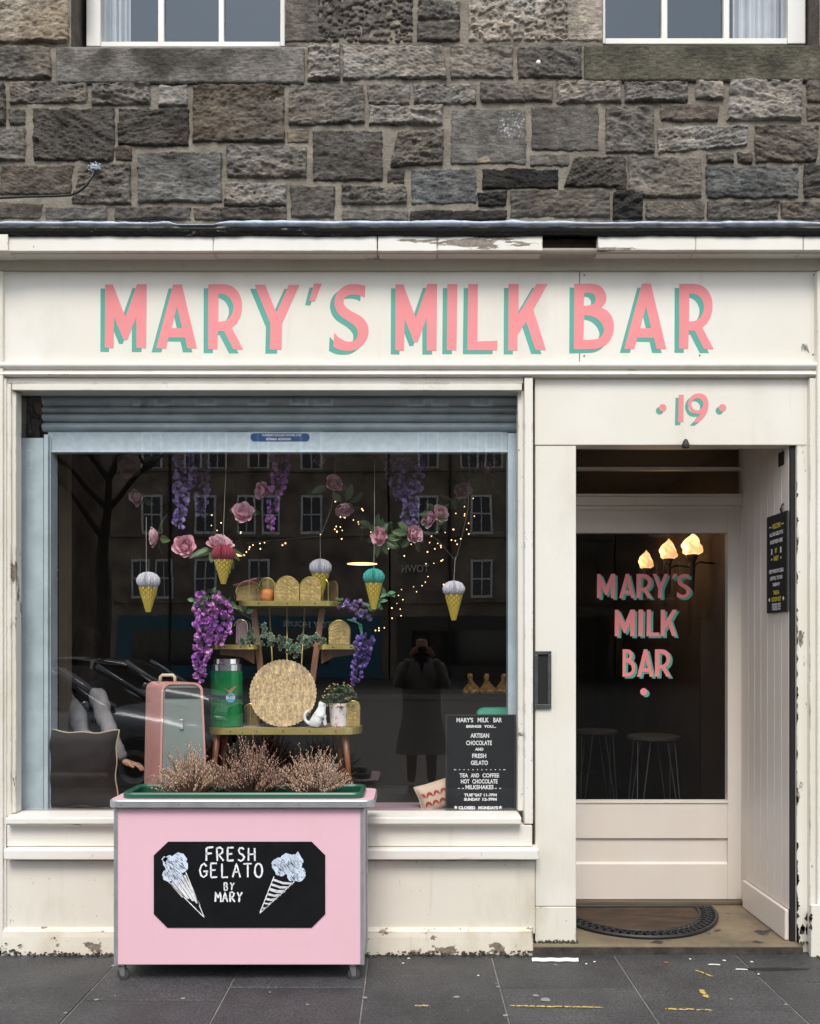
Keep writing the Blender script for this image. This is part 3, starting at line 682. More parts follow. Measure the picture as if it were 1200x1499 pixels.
# small iron hook above the door, closer bracket, letterbox
mb = MB(); mb.lathe([(.019,-.012),(.019,0),(.012,.018),(.006,.028),(0,.03)], PX(1004), .006, PZ(651), 12); mb.tube([P(1004,651,0), P(1004,656,-.005)], .006)
tag(mb.build('iron_hook', M['black'], smooth=False), 'small black iron fitting on the lower edge above the doorway', 'hook')
mb = MB(); mb.boxp(1146, 1163, 660, 680, .10, .16); mb.tube([P(1150,680,.1), P(1154,688,.1), P(1160,684,.1)], .006); mb.build('gate_bracket', M['black'], shop, bevel=.002)
lb = MB(); lb.boxp(782, 807, 953, 958, .006, .02); lb.boxp(782, 807, 1031, 1037, .006, .02); lb.boxp(782, 787.5, 958.2, 1030.8, .006, .02); lb.boxp(801.5, 807, 958.2, 1030.8, .006, .02)
lo = lb.build('letterbox', mat('dark_grey_steel', (.085,.087,.09), .45, .5, vary=.25, vscale=20), shop, bevel=.002)
MB().boxp(787.6, 801.4, 958.3, 1030.7, .014, .021).build('flap', M['dark'], lo)
# display window frame
MB().boxp(9.5, 766, 552.6, 561, .004, .09).build('window_head', M['cream_worn'], shop, bevel=.003); MB().boxp(17, 764, 561.3, 571.5, -.004, .09).build('window_head_bead', M['cream_worn'], shop, bevel=.003)
MB().boxp(9.6, 16.4, 561.4, 1195, .0, .09).build('window_jamb', M['cream_jamb'], shop, bevel=.003); MB().boxp(17, 23.5, 572, 1190, .012, .075).build('window_bead', M['cream_jamb'], shop, bevel=.003)
MB().boxp(758, 766.5, 572, 1187, .030, .09).build('window_bead', M['cream_sill'], shop, bevel=.003); MB().boxp(767.5, 780, 552.8, 1206, -.010, .09).build('window_jamb', M['cream_sill'], shop, bevel=.003)
zsl, GY = PZ(1187,.07), .07
mb = MB(); yf = -.06
mb.sweep([(yf,PZ(1206.5,yf)),(yf,PZ(1198,yf)),(yf+.008,PZ(1196.4,yf)),(.09,zsl),(.09,zsl-.06),(.0,zsl-.07),(yf+.02,PZ(1207,yf))], PX(8,yf), PX(763,yf))
mb.build('window_sill', M['cream_sill'], shop, bevel=.004)
mb = MB(); mb.boxp(10, 779, 1208.3, 1239, -.012, .10); mb.build('sill_board', M['cream'], shop, bevel=.003)
mb = MB(); yl = -.055; mb.sweep([(yl,PZ(1258.5,yl)),(yl,PZ(1245,yl)),(yl+.006,PZ(1243,yl)),(.05,PZ(1239.4,-.012)),(.05,PZ(1258.5,yl)-.004)], PX(5,yl), PX(789,yl)); mb.build('ledge', M['cream_sill'], shop, bevel=.004)
mb = MB(); mb.boxp(9.3, 782.8, 1259.5, 1366, .004, .12); mb.build('stall_riser', M['cream_riser'], shop)
mb = MB()
def plinth(u, v):
    x = PX(6)+(PX(779)-PX(6))*u; n1 = float(fbm(np.array(x*6), np.array(v*3.), 4, 2))-.5
    pr = ((.003,PZ(1357,0)),(-.010,PZ(1359,0)),(-.018,PZ(1362,0)),(-.022,PZ(1370,0)),(-.026,PZ(1382,0)),(-.03,-.01))
    y, z = pr[round(v*5)]; return (x, y-.006*n1, z+.006*n1)
mb.grid(plinth, 260, 5); mb.quad((PX(779),.003,PZ(1357)),(PX(779),-.03,PZ(1357)),(PX(779),-.03,-.01),(PX(779),.003,-.01)); mb.build('plinth', M['cream_plinth'], shop)
# crumbling dirt and moss along the foot of the wall
mb = MB(); r3 = random.Random(8)
for k in range(1150):
    px = r3.uniform(2, 780) if k < 900 else (r3.uniform(782, 846) if k < 1050 else r3.uniform(1166, 1230)); py = 0
    big = .5 + .9*float(fbm(np.array(px*.02), np.array(.5), 4, 1)) - .35
    h = r3.random()**2*.035*max(.2, big) + (.05*r3.random()**3 if px < 40 else 0)
    s = r3.uniform(.0025, .0075)
    mb.ball((PX(px), (-.031-r3.random()**2*.035) if px < 781 else (.016-r3.random()**2*.02 if px < 900 else (.008 if px < 1186 else -.058)-r3.random()**2*.03), h if px < 781 else h*.5+(.047 if px < 1186 else 0)), s*(1 if px < 781 else .7), 5, 3, 1.3, .8, .7)
o = mb.build('ground_moss', M['moss'], shop); o['kind'] = 'stuff'
# recessed entrance: step, side walls, ceiling, transom, door
YD = .69; XD0, XD1 = .75, PX(1092,YD)
stepm, n_, l_, p_ = nodes('worn_stone_step'); tc_ = n_.new('ShaderNodeTexCoord').outputs['Object']
c_ = ramp(n_, l_, noise(n_, l_, tc_, 3.2, 6, .65), .32, .68, (.095,.075,.052), (.235,.18,.115))
c_ = mixc(n_, l_, ramp(n_, l_, noise(n_, l_, tc_, 7, 3, .5), .63, .68), c_, (.035,.032,.028))
c_ = mixc(n_, l_, ramp(n_, l_, noise(n_, l_, tc_, 2, 3, .5), .55, .75), c_, (.20,.185,.10))
l_.new(c_, p_.inputs['Base Color']); p_.inputs['Roughness'].default_value = .8; bump(n_, l_, p_, noise(n_, l_, tc_, 60, 6, .7), .4, .006)
mb = MB(); mb.box(PX(777,-.02), PX(1176,-.02), -.02, YD+.1, -.01, .046); mb.build('doorstep', stepm, shop, bevel=.008); MB().box(PX(778,-.02), PX(1175,-.02), -.0245, -.0203, -.008, .036).build('step_edge', mat('dark_step_edge', (.045,.036,.029), .9, vary=.5, vscale=14, bmp=.6), shop, bevel=.002)
mb = MB(); mb.box(XD0-.02, PX(1113,YD), YD-.045, YD+.09, .047, .066); mb.build('threshold', mat('worn_oak_threshold', (.10,.075,.05), .7, vary=.4, vscale=10, stretch=(.3,3,3)), shop, bevel=.004)
XS = 1.868; XF0 = PX(1113,YD)
mb = MB()                                             # tongue and groove boards on the right side, edge on to the photographer
nb_ = 7; wdt = (.655-.045)/nb_
for k in range(nb_):
    ya, yb = .045+k*wdt, .045+(k+1)*wdt
    mb.add([(XS,ya+.005,.20),(XS,yb-.005,.20),(XS+.003,yb,.20),(XS+.003,ya,.20),(XS,ya+.005,2.62),(XS,yb-.005,2.62),(XS+.003,yb,2.62),(XS+.003,ya,2.62)],[(0,1,5,4),(1,2,6,5),(3,0,4,7)])
mb.build('boarded_lining', M['door'], shop)
mb = MB(); mb.sweep([(.040,.048),(.60,.048),(.60,.20),(.040,.20)], XS-.022, XS-.001); mb.build('skirting', M['door'], shop, bevel=.006)
MB().box(XF0-.055, XS+.03, .62, YD+.05, .047, 2.62).build('door_frame', M['door'], shop, bevel=.004); MB().box(XD1+.004, XF0-.0553, YD-.03, YD+.06, .067, 2.62).build('door_stop', M['door'], shop, bevel=.004)
mb = MB(); mb.box(.70, .745, .121, YD+.05, .047, 2.62); mb.build('side_lining', M['door'], shop)
mb = MB(); mb.box(.70, XS+.06, .101, YD+.05, 2.621, 2.66); mb.box(XS+.007, XS+.1, .11, YD+.05, .0, 2.62); mb.build('recess_ceiling', M['cream_worn'], shop)
zd = PZ(746,YD)                                       # transom bar and panes over the door
mb = MB(); mb.box(.746, XD1+.003, YD-.035, YD+.05, PZ(741,YD), PZ(728,YD)); mb.box(.746, XD1+.003, YD-.05, YD+.05, PZ(728,YD)+.0005, PZ(725,YD)); mb.box(.746, XD1+.003, YD-.020, YD+.05, PZ(747,YD), PZ(741,YD)-.0005)
mb.box(.746, XD1+.003, YD-.012, YD+.02, PZ(689,YD), PZ(684,YD))
mb.build('transom', M['door'], shop, bevel=.003)
MB().quad((.746,YD+.03,PZ(725,YD)),(XD1+.003,YD+.03,PZ(725,YD)),(XD1+.003,YD+.03,2.62),(.746,YD+.03,2.62)).build('transom_glass', M['darkglass'], shop)
# the door
gx0, gx1, gz0, gz1 = .853, PX(1065,YD), PZ(1172,YD), PZ(780,YD)
mb = MB(); zb, zt = .068, zd-.003
mb.box(XD0, gx0, YD, YD+.045, zb, zt); mb.box(gx1, XD1, YD, YD+.045, zb, zt)
mb.box(gx0+.0004, gx1-.0004, YD+.0003, YD+.045, gz1, zt); mb.box(gx0+.0004, gx1-.0004, YD+.0003, YD+.045, PZ(1227,YD), gz0)
mb.box(gx0+.0004, gx1-.0004, YD+.0003, YD+.045, zb, PZ(1265,YD)); mb.box(gx0+.0004, gx1-.0004, YD+.014, YD+.04, PZ(1265,YD)-.0005, PZ(1227,YD)+.0005)
mb.sweep([(YD+.0140,PZ(1262,YD)),(YD+.0005,PZ(1265,YD)-.0006),(YD+.0138,PZ(1265,YD)-.0006)], gx0+.001, gx1-.001)
door = mb.build('door', M['door'], shop, bevel=.0008)
mb = MB(); mb.box(gx0, gx1, YD-.006, YD-.0003, gz0-.012, gz0+.0); mb.build('glazing_bead', M['cream_sill'], door)
MB().quad((gx0,YD+.02,gz0),(gx1,YD+.02,gz0),(gx1,YD+.02,gz1),(gx0,YD+.02,gz1)).build('door_pane', M['doorglass'], door)
mp, mg = MB(), MB(); YL = YD+.014
def dl(ch, a, b_, c, d):
    t = lambda v, o: o + v/5
    glyph(mp, ch, t(a,840), t(b_,840), t(c,780), t(d,780), YL); glyph(mg, ch, t(a,840), t(b_,840), t(c,780), t(d,780), YL+.002, 3.4, 2.6)
for ch, a, b_ in (('M',168,302),('A',330,445),('R',457,572),('Y',575,690),('Q',712,757),('S',752,852)): dl(ch, a, b_, 300, 478 if ch != 'Q' else 338)
for ch, a, b_ in (('M',298,447),('I',470,506),('L',530,625),('K',634,755)): dl(ch, a, b_, 562, 757)
for ch, a, b_ in (('B',355,447),('A',460,582),('R',592,708)): dl(ch, a, b_, 852, 1053)
dl('o', 484, 536, 1136, 1190)
mp.build('pane_lettering', M['pinkletter'], door, fixn=False); mg.build('pane_letter_shadow', M['greenletter'], door, fixn=False)
# shop window glass
MB().quad((PX(9),GY,zsl-.01),(PX(767),GY,zsl-.01),(PX(767),GY,PZ(565)),(PX(9),GY,PZ(565))).build('window_pane', M['glass'], shop)
# interior shell of the shop
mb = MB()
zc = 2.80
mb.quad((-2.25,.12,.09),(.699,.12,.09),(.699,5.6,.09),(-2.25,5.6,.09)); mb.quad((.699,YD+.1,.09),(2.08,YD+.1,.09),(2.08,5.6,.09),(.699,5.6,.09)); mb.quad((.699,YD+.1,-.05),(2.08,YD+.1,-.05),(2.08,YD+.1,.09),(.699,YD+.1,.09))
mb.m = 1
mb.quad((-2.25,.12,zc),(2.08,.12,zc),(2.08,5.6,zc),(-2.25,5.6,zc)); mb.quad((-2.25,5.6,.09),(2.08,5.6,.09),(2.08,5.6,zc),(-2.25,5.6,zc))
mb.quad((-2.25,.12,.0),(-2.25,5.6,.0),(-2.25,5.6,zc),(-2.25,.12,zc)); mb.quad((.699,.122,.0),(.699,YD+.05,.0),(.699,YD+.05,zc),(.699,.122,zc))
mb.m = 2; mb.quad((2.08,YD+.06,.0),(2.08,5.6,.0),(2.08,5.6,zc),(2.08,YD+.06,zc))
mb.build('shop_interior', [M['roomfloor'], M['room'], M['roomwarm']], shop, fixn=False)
mb = MB(); mb.box(-2.24, .70, .095, .15, PZ(566,0), zc); mb.box(-2.24, PX(12,.09), .095, .15, zsl-.02, zc); mb.build('window_casing', M['dark'], shop)
# ------------------------------------------------------------------ pavement, kerb, road
def slab_mat():
    m, n, l, p = nodes('dark_paving_slab'); p.inputs['Roughness'].default_value = .58
    tc = n.new('ShaderNodeTexCoord').outputs['Object']; a = n.new('ShaderNodeAttribute'); a.attribute_name = 'Col'
    c = ramp(n, l, noise(n, l, tc, 3, 6, .65), .3, .72, (.027,.027,.0285), (.058,.058,.060))
    c = mixc(n, l, 1.0, c, a.outputs['Color'], 'MULTIPLY')
    f = noise(n, l, tc, 85, 5, .75)
    c = mixc(n, l, 1.0, c, ramp(n, l, f, .35, .7, (.45,.45,.45), (2.1,2.1,2.1)), 'MULTIPLY')
    c = mixc(n, l, mul(n, l, ramp(n, l, noise(n, l, tc, 34, 3, .5), .735, .75), .55), c, (.28,.28,.27))
    c = mixc(n, l, mul(n, l, ramp(n, l, noise(n, l, tc, 5, 5, .7), .58, .8), .5), c, (.022,.022,.022))
    l.new(c, p.inputs['Base Color']); bump(n, l, p, f, .35, .003); bump(n, l, p, noise(n, l, tc, 18, 5, .6), .25, .006); return m
M['slab'] = slab_mat()
M['grout'] = mat('pavement_joint', (.20,.19,.175), .95, vary=.3, vscale=14)
struct(MB().quad((-120,-60,-.13),(120,-60,-.13),(120,60,-.13),(-120,60,-.13)).build('ground', mat('ground_earth', (.06,.06,.058), .95, vary=.2, vscale=.4), fixn=False))
mb = MB(); rp = random.Random(4)
xs = [-1.388+.594*k for k in range(-7, 15)]
stag = {-3:-.69,-2:-.69,-1:-.445,0:-.58,1:-.44,2:-.60,3:-.445,4:-.70}
for k, x in enumerate(xs[:-1]):
    y = .06; y1 = stag.get(k-7-0, -.3-.6*rp.random())
    while y > -4.80:
        y1 = max(y1, -4.80); g = .0032
        t = rp.uniform(.82, 1.18); mb.col = (t, t, t*1.01); dz = rp.uniform(-.0015,.0015)
        mb.box(x+g, xs[k+1]-g, y1+g, y-g, -.06, dz); y = y1; y1 = y - rp.choice((.62,.75,.9))
struct(mb.build('pavement', M['slab'], bevel=.003))
struct(MB().box(xs[0], xs[-1], -4.79, .1, -.1, -.0045).build('pavement_joint', M['grout']))
struct(MB().box(-40, 40, -4.96, -4.806, -.128, .0).build('kerb', mat('granite_kerb', (.14,.14,.14), .8, vary=.25, vscale=30), bevel=.01))
struct(MB().quad((-60,-40,-.124),(60,-40,-.124),(60,-4.965,-.124),(-60,-4.965,-.124)).build('road', mat('grey_setts_road', (.075,.073,.07), .8, vary=.3, vscale=6, bmp=.4, bscale=9), fixn=False))
# yellow survey paint strokes, gum spots, scraps
M['yellow'] = paint('yellow_survey_paint', (.62,.47,.10), chips=.535, chipscale=55, dirt=.1, edge=0, chipcol=(.045,.045,.047))
def ground(px, py, z=0.0):
    D = (EYE-z)*F/(py-950); return Vector(((px-600)/F*D, D-D0, z))
def stroke(mb, a, b_, w, z=.0022, n=14, seed=0):
    a, b_ = ground(*a), ground(*b_); d = (b_-a); s = Vector((-d.y, d.x, 0)).normalized(); r = random.Random(seed); L, Rr = [], []
    for i in range(n+1):
        t = i/n; ww = w*(.55+.6*r.random())*(1 if .06 < t < .94 else .4); c = a+d*t+s*w*.3*(r.random()-.5)
        L.append((c.x+s.x*ww/2, c.y+s.y*ww/2, z)); Rr.append((c.x-s.x*ww/2, c.y-s.y*ww/2, z))
    mb.add(L+Rr, [(n+1+i, n+2+i, i+1, i) for i in range(n)])
for (a, b_, w, lab, sd) in (((746,1472.5),(883,1475),.014,'long yellow paint stroke on the paving before the door pillar',1),((973,1477),(1042,1479),.015,'yellow paint stroke on the paving near the bottom right',2),
                        ((1017,1420),(1043,1430),.012,'slanting yellow paint dash on the slabs just below the step',3),((607,1472),(630,1473),.016,'short yellow paint dab on the paving right of the cart',4),
                        ((1025,1449),(1036,1461),.024,'stubby yellow paint dab between the step and the lowest strokes',5)):
    mb = MB(); stroke(mb, a, b_, w, seed=sd); tag(mb.build('paint_mark', M['yellow'], fixn=False), lab, 'paint mark', 'yellow marks sprayed on the pavement')
mb = MB(); rg_ = random.Random(21)
for px, py, r0 in ((798,1463,.022),(784,1457,.014),(813,1412,.008),(729,1444,.010),(740,1486,.012),(668,1459,.013),(141,1463,.010),(268,1461,.010),(534,1460,.011),(96,1482,.008),(1070,1462,.007),(450,1470,.007),(395,1452,.006),(1150,1470,.008)):
    c = ground(px, py, .0024); n = 11
    mb.add([(c.x+r0*(.8+.4*rg_.random())*math.cos(k/n*6.283), c.y+r0*.9*(.8+.4*rg_.random())*math.sin(k/n*6.283), .0024) for k in range(n)], [tuple(range(n))])
o = mb.build('gum_spots', mat('old_gum', (.25,.25,.24), .8, vary=.15), fixn=False); o['kind'] = 'structure'
c = ground(1133,1419); mb = MB(); n = 26
mb.add([(c.x+.15*(.7+.5*rg_.random())*math.cos(k/n*6.283), c.y+.022*(.7+.5*rg_.random())*math.sin(k/n*6.283), .0023) for k in range(n)], [tuple(range(n))])
o = mb.build('oil_stain', mat('dark_stain', (.012,.012,.012), .6), fixn=False); o['kind'] = 'structure'
# paper strip with dots lying against the foot of the step
a, b_ = ground(779,1408,.002), ground(847,1408,.002)
st = thing('paper_strip', 'white paper strip with a row of dots lying at the foot of the step', 'paper strip', (a.x, a.y, 0))
mb = MB(); mb.grid(lambda u, v: (a.x+(b_.x-a.x)*u, a.y+.004+.012*v, .004+.012*v+.001*math.sin(u*19)), 24, 2); mb.build('paper', M['white_letter'], st)
mb = MB()
for k in range(13):
    x = a.x+(b_.x-a.x)*(k+.5)/13; mb.ball((x, a.y+.008, .0105), .0015, 6, 3)
mb.build('dot_print', mat('lilac_ink', (.10,.09,.28), .6), st)
rs_ = random.Random(31); scr = [(700,1428),(598,1403),(590,1410),(1010,1404),(1045,1412),(1085,1419),(1110,1426),(1060,1406),(1100,1408),(870,1408),(858,1411),(975,1409)]
for k, (px, py) in enumerate(scr):
    c = ground(px, max(py, 1402), .003); L = .028 if px == 1085 or px == 1045 else rs_.uniform(.004,.010); an = -.1 if L > .02 else rs_.uniform(-.6,.6)
    mb = MB(); w = .004; ca, sa = math.cos(an), math.sin(an)
    orange = px == 975
    pts = [(c.x+ca*u-sa*v, c.y+sa*u+ca*v, z) for z in (.003,.0055) for u, v in ((-L,-w),(L,-w*.5),(L*.8,w),(-L*.7,w))]
    mb.add(pts, [(3,2,1,0),(4,5,6,7),(0,1,5,4),(1,2,6,5),(2,3,7,6),(3,0,4,7)])
    tag(mb.build('litter_scrap', mat('orange_scrap', (.45,.12,.05), .8) if orange else M['white_letter']), 'orange scrap of litter at the foot of the doorstep' if orange else 'tiny white scrap of litter lying on the dark paving slabs', 'litter', 'scraps of litter on the pavement')

# ------------------------------------------------------------------ doormat
matc = Vector((1.21, YD-.10, .047))
dm = thing('doormat', 'half round doormat with brown centre and openwork black rubber rim in the doorway', 'doormat', tuple(matc))
def half(u, r, s=1.0): a = math.pi*u; return (matc.x - .463*r*math.cos(a), matc.y - .535*r*math.sin(a))
mb = MB(); n = 48
mb.add([(*half(i/n, .80), .053) for i in range(n+1)], [tuple(range(n+1))]); mb.build('coir_centre', mat('worn_brown_coir', (.055,.032,.018), .95, vary=.5, vscale=9, bmp=.9, bscale=70, stretch=(.5,2,1)), dm)
mb = MB(); mb.tube([(*half(i/60, .985), .056) for i in range(61)], .010, 6); mb.tube([(*half(i/60, .80), .056) for i in range(61)], .007, 6)
mb.tube([(matc.x-.463, matc.y, .056), (matc.x+.463, matc.y, .056)], .010, 6)
for k in range(34):
    u = (k+.5)/34
    for sgn in (1, -1):
        pts = []
        for j in range(9):
            t = j/8; pts.append((*half(u + sgn*.012*math.sin(t*math.pi*2)+sgn*.006, .81+.165*t), .056+.004*math.sin(t*3.14)))
        mb.tube(pts, .0052, 5)
    x, y = half(u, .89); mb.lathe([(.010,.0),(.016,.002),(.016,.008),(.010,.010)], x, y, .050, 8)
mb.add([(*half(i/n, .99), .049) for i in range(n+1)], [tuple(range(n+1))])
mb.build('rubber_rim', mat('black_mat_rubber', (.012,.012,.013), .5, vary=.3, vscale=20), dm, smooth=False)

# ------------------------------------------------------------------ hanging menu sign in the doorway
xs_ = XS-.006
ms = thing('menu_sign', 'narrow black hanging board with yellow and white lettering on the boarded doorway side', 'menu sign', (xs_, .155, 1.668))
mb = MB(); mb.box(xs_-.010, xs_, .032, .278, 1.668, 2.165); mb.build('board', M['black'], ms, bevel=.0015)
mb = MB(); mb.tube([(xs_-.006,.10,2.165),(xs_-.008,.10,2.19),(xs_-.004,.105,2.20),(xs_,.10,2.21)], .004); mb.tube([(xs_-.006,.11,2.165),(xs_-.012,.106,2.185),(xs_,.112,2.195)], .003); mb.build('hook', M['black'], ms)
fm = lambda a, b_: (xs_-.0115, .155-a, 1.9165+b_)
def menu_line(m_, *a):
    q = MB(); text(q, *a); q.build('lettering', m_, ms, fixn=False)
menu_line(M['yellow_letter'], 'WELCOME', 0, .190, .10, .026, fm, .04); menu_line(M['white_letter'], 'ALL OUR GELATO IS', 0, .151, .165, .020, fm, .03); menu_line(M['white_letter'], 'MADE FRESH HERE', 0, .112, .150, .020, fm, .03)
menu_line(M['yellow_letter'], 'BY', 0, .066, .03, .024, fm, .04); menu_line(M['yellow_letter'], 'MARY', 0, .026, .06, .026, fm, .04)
for q, (aa, bb) in enumerate(((-.075,.190),(.075,.190))): menu_line(M['white_letter'], '~', aa, bb, .028, .008, fm, .04)
for aa in (-.055,.055):
    for dz in (.058,.068,.078): menu_line(M['white_letter'], '^', aa, dz-.004, .024, .010, fm, .06)
for aa, ch in ((-.055,'>'),(.055,'<')): menu_line(M['white_letter'], ch, aa, .024, .016, .012, fm, .03)
menu_line(M['white_letter'], 'KEEP WINDOW CLEAR', 0, -.038, .175, .020, fm, .03); menu_line(M['white_letter'], 'LINE FULL TO OUR', 0, -.073, .15, .019, fm, .03); menu_line(M['white_letter'], 'TAKEAWAY', 0, -.106, .09, .017, fm, .03)
menu_line(M['yellow_letter'], 'TAKE A', 0, -.147, .075, .022, fm, .04); menu_line(M['yellow_letter'], 'SCOOP OUT', 0, -.181, .115, .024, fm, .04)
for aa in (-.085,.085): menu_line(M['white_letter'], '+', aa, -.181, .022, .022, fm, .05)
for k, t in enumerate(('SINGLE CUP','DOUBLE CUP','TRIPLE CUP')): menu_line(M['white_letter'], t, 0, -.2065-.0125*k, .105, .010, fm, .03)

# ------------------------------------------------------------------ the pink gelato cart
YC = -.38
cx0, cx1 = PX(166.5,YC), PX(533.5,YC); ctop, cbot = PZ(1183,YC), PZ(1412,YC); YB = -.07
cart = thing('gelato_cart', 'pink laminate gelato cart on castors with a chalkboard sign on its front', 'cart', ((cx0+cx1)/2, (YC+YB)/2, 0))
mb = MB(); mb.box(cx0+.010, cx1-.010, YC, YB, cbot, ctop); mb.build('body', M['cartpink'], cart, bevel=.002)
for x in (cx0, cx1-.019):
    for y_ in (YC-.004, YB-.016): MB().box(x, x+.019, y_, y_+.020, cbot-.002, ctop-.001).build('corner_trim', M['alu'], cart, bevel=.004)
yt = -.405; tx0, tx1 = PX(158,yt), PX(547.5,yt); tz1, tz0 = PZ(1171.5,yt), PZ(1182.8,yt); tb = -.055
def rrect(x0, x1, y0, y1, r, n=6):
    out = []
    for cx, cy, a0 in ((x1-r,y1-r,0),(x0+r,y1-r,90),(x0+r,y0+r,180),(x1-r,y0+r,270)):
        for k in range(n+1):
            a = R(a0+90*k/n); out.append((cx+r*math.cos(a), cy+r*math.sin(a)))
    return out
top_out = rrect(tx0, tx1, yt, tb, .045)
hx0, hx1, hy0, hy1 = PX(181,-.36), PX(528,-.36), -.352, -.105
mb = MB(); mb.poly([rrect(tx0+.002, tx1-.002, yt+.002, tb-.002, .045), list(reversed(rrect(hx0, hx1, hy0, hy1, .03)))], lambda u, v: (u, v, tz1), (0,0,-.025)); mb.build('top', M['cartpink'], cart, fixn=True)
mb = MB(); n = len(top_out)
for k, (zz, inn) in enumerate(((tz0, 0), (tz0+.004, -.0025), (tz1-.004, -.0025), (tz1-.0005, 0))):
    pts = rrect(tx0+inn, tx1-inn, yt+inn, tb-inn, .045)
    mb.v += [(a, b_, zz) for a, b_ in pts]; mb.c += [(1,1,1)]*n
for k in range(3):
    for i in range(n): mb.f.append((k*n+i, k*n+(i+1)%n, (k+1)*n+(i+1)%n, (k+1)*n+i)); mb.mi.append(0)
mb.f.append(tuple(range(n))); mb.mi.append(0)
mb.build('edge_band', M['alu'], cart)
mb = MB()
for px in (177, 262, 350, 438, 527): MB().ball(P(px,1178,yt-.0025), .0032, 8, 4, sy=.5).build('pin', M['steel'], cart)
yc = YC-.0012
bd = [(246,1232),(456,1232),(476,1252),(476,1338),(456,1358),(245,1358),(225,1338),(225,1252)]
mb = MB(); mb.poly([bd], lambda u, v: P(u, v, yc-.0018), (0,.0016,0)); chb = mb.build('chalkboard', M['board'], cart)
# chalk handwriting as strokes
STK = dict(F=[[(0,0),(.02,1)],[(0,0),(.75,-.06)],[(0,.45),(.6,.42)]], R=[[(0,0),(.03,1)],[(-.04,.05),(.35,-.02),(.62,.12),(.6,.36),(.35,.5),(.03,.52)],[(.2,.52),(.75,1)]],
 E=[[(0,0),(.03,1)],[(0,0),(.68,-.03)],[(.02,.48),(.55,.46)],[(.03,1),(.7,.97)]], S=[[(.68,.12),(.5,0),(.22,.02),(.06,.2),(.2,.42),(.5,.52),(.68,.7),(.58,.92),(.3,1),(.02,.88)]],
 H=[[(0,0),(0,1)],[(.7,0),(.72,1)],[(0,.5),(.7,.48)]], G=[[(.75,.2),(.5,.0),(.2,.12),(.02,.5),(.15,.88),(.45,1),(.75,.85),(.75,.58)],[(.4,.58),(.9,.56)]],
 L=[[(.05,0),(.03,1)],[(.03,1),(.65,.98)]], A=[[(0,1),(.38,0),(.8,1)],[(.15,.62),(.65,.6)]], T=[[(-.05,.02),(.85,0)],[(.4,0),(.42,1)]],
 O=[[(.4+.4*math.sin(k/14*6.283+.3), .5-.5*math.cos(k/14*6.283+.3)) for k in range(15)]], B=[[(0,0),(.02,1)],[(0,.02),(.4,0),(.55,.2),(.4,.44),(.02,.47)],[(.02,.47),(.5,.5),(.66,.72),(.5,.97),(.02,1)]],
 Y=[[(0,0),(.35,.48)],[(.75,0),(.35,.48),(.25,1)]], M=[[(0,1),(.08,0),(.42,.6),(.8,0),(.88,1)]])
def ribbon(mb, pts, w, fn, seed=0):
    r = random.Random(seed); pts = [Vector((a, b_)) for a, b_ in pts]; res = []
    for i in range(len(pts)-1):
        m_ = max(1, int((pts[i+1]-pts[i]).length/3))
        for j in range(m_): res.append(pts[i].lerp(pts[i+1], j/m_))
    res.append(pts[-1]); L, Q = [], []
    for i, p in enumerate(res):
        d = (res[min(i+1, len(res)-1)]-res[max(i-1, 0)]); d = d.normalized() if d.length else Vector((1,0)); s = Vector((-d.y, d.x)); ww = w*(.75+.5*r.random())/2
        L.append(fn(*(p+s*ww))); Q.append(fn(*(p-s*ww)))
    n = len(res); mb.add(L+Q, [(i, i+1, n+i+1, n+i) for i in range(n-1)])
fcb = lambda u, v: P(u, v, yc-.003)
mb = MB()
for wd, x0, x1, y0, y1, w in (('FRESH',302,379,1241,1260,2.6),('GELATO',292,389,1264,1284,2.5),('BY',328,346,1292,1303,2.0),('MARY',315,358,1306,1320,2.4)):
    st_ = (x1-x0)/len(wd)
    for k, ch in enumerate(wd):
        for j, s_ in enumerate(STK[ch]):
            ribbon(mb, [(x0+k*st_+a*st_*.86+rnd.uniform(-.3,.3), y0+b_*(y1-y0)+rnd.uniform(-.3,.3)) for a, b_ in s_], w, fcb, k*7+j)
mb.build('chalk_lettering', M['chalk'], chb, fixn=False)
def cone_draw(lobes, l, r, tip, curl, hatch):
    for q, (cx, cy, rad) in enumerate(lobes):
        n = 26; mb.add([P(cx+rad*(1+.06*math.sin(k*2.3+q)+.04*math.sin(k*5.1))*math.cos(k/n*6.283), cy+rad*(1+.06*math.sin(k*1.7+q))*math.sin(k/n*6.283), yc-.0028-.00012*q) for k in range(n)], [tuple(range(n))])
        for k in range(16):            # short dark gaps left between the chalk scribbles
            a = rnd.uniform(0,6.28); rr_ = rad*rnd.uniform(.1,.95); p = (cx+rr_*math.cos(a), cy+rr_*math.sin(a)); ribbon(mo, [p, (p[0]+rnd.uniform(1,4), p[1]+rnd.uniform(1.5,5))], .55, lambda u, v: P(u, v, yc-.0036), k)
    mb.add([P(a, b_, yc-.0028) for a, b_ in curl], [tuple(range(len(curl)))])
    ribbon(mw, [l, tip], 1.3, fcb, 1); ribbon(mw, [r, tip], 1.3, fcb, 2)
    for t, w in hatch:
        a = Vector(l).lerp(Vector(tip), t); b_ = Vector(r).lerp(Vector(tip), t*.88); mid = (a+b_)/2 + Vector((0, 2.0))
        for o in range(int(w)):
            ribbon(mw, [(a.x, a.y+o*1.15), (mid.x, mid.y+o*1.15), (b_.x, b_.y+o*1.0)], .85, fcb, o)
hz = [(.06,3),(.19,3),(.31,4),(.45,3),(.58,3),(.71,2),(.84,2)]
mb, mw, mo = MB(), MB(), MB()
cone_draw(((248,1262,10),(262,1259,11),(254,1272,11.5),(247,1281,9.5),(266,1268,9.5),(258,1282,9.5)), (247,1291), (272,1277), (299,1343), [(236,1258),(240,1253),(246,1256),(242,1262)], [])
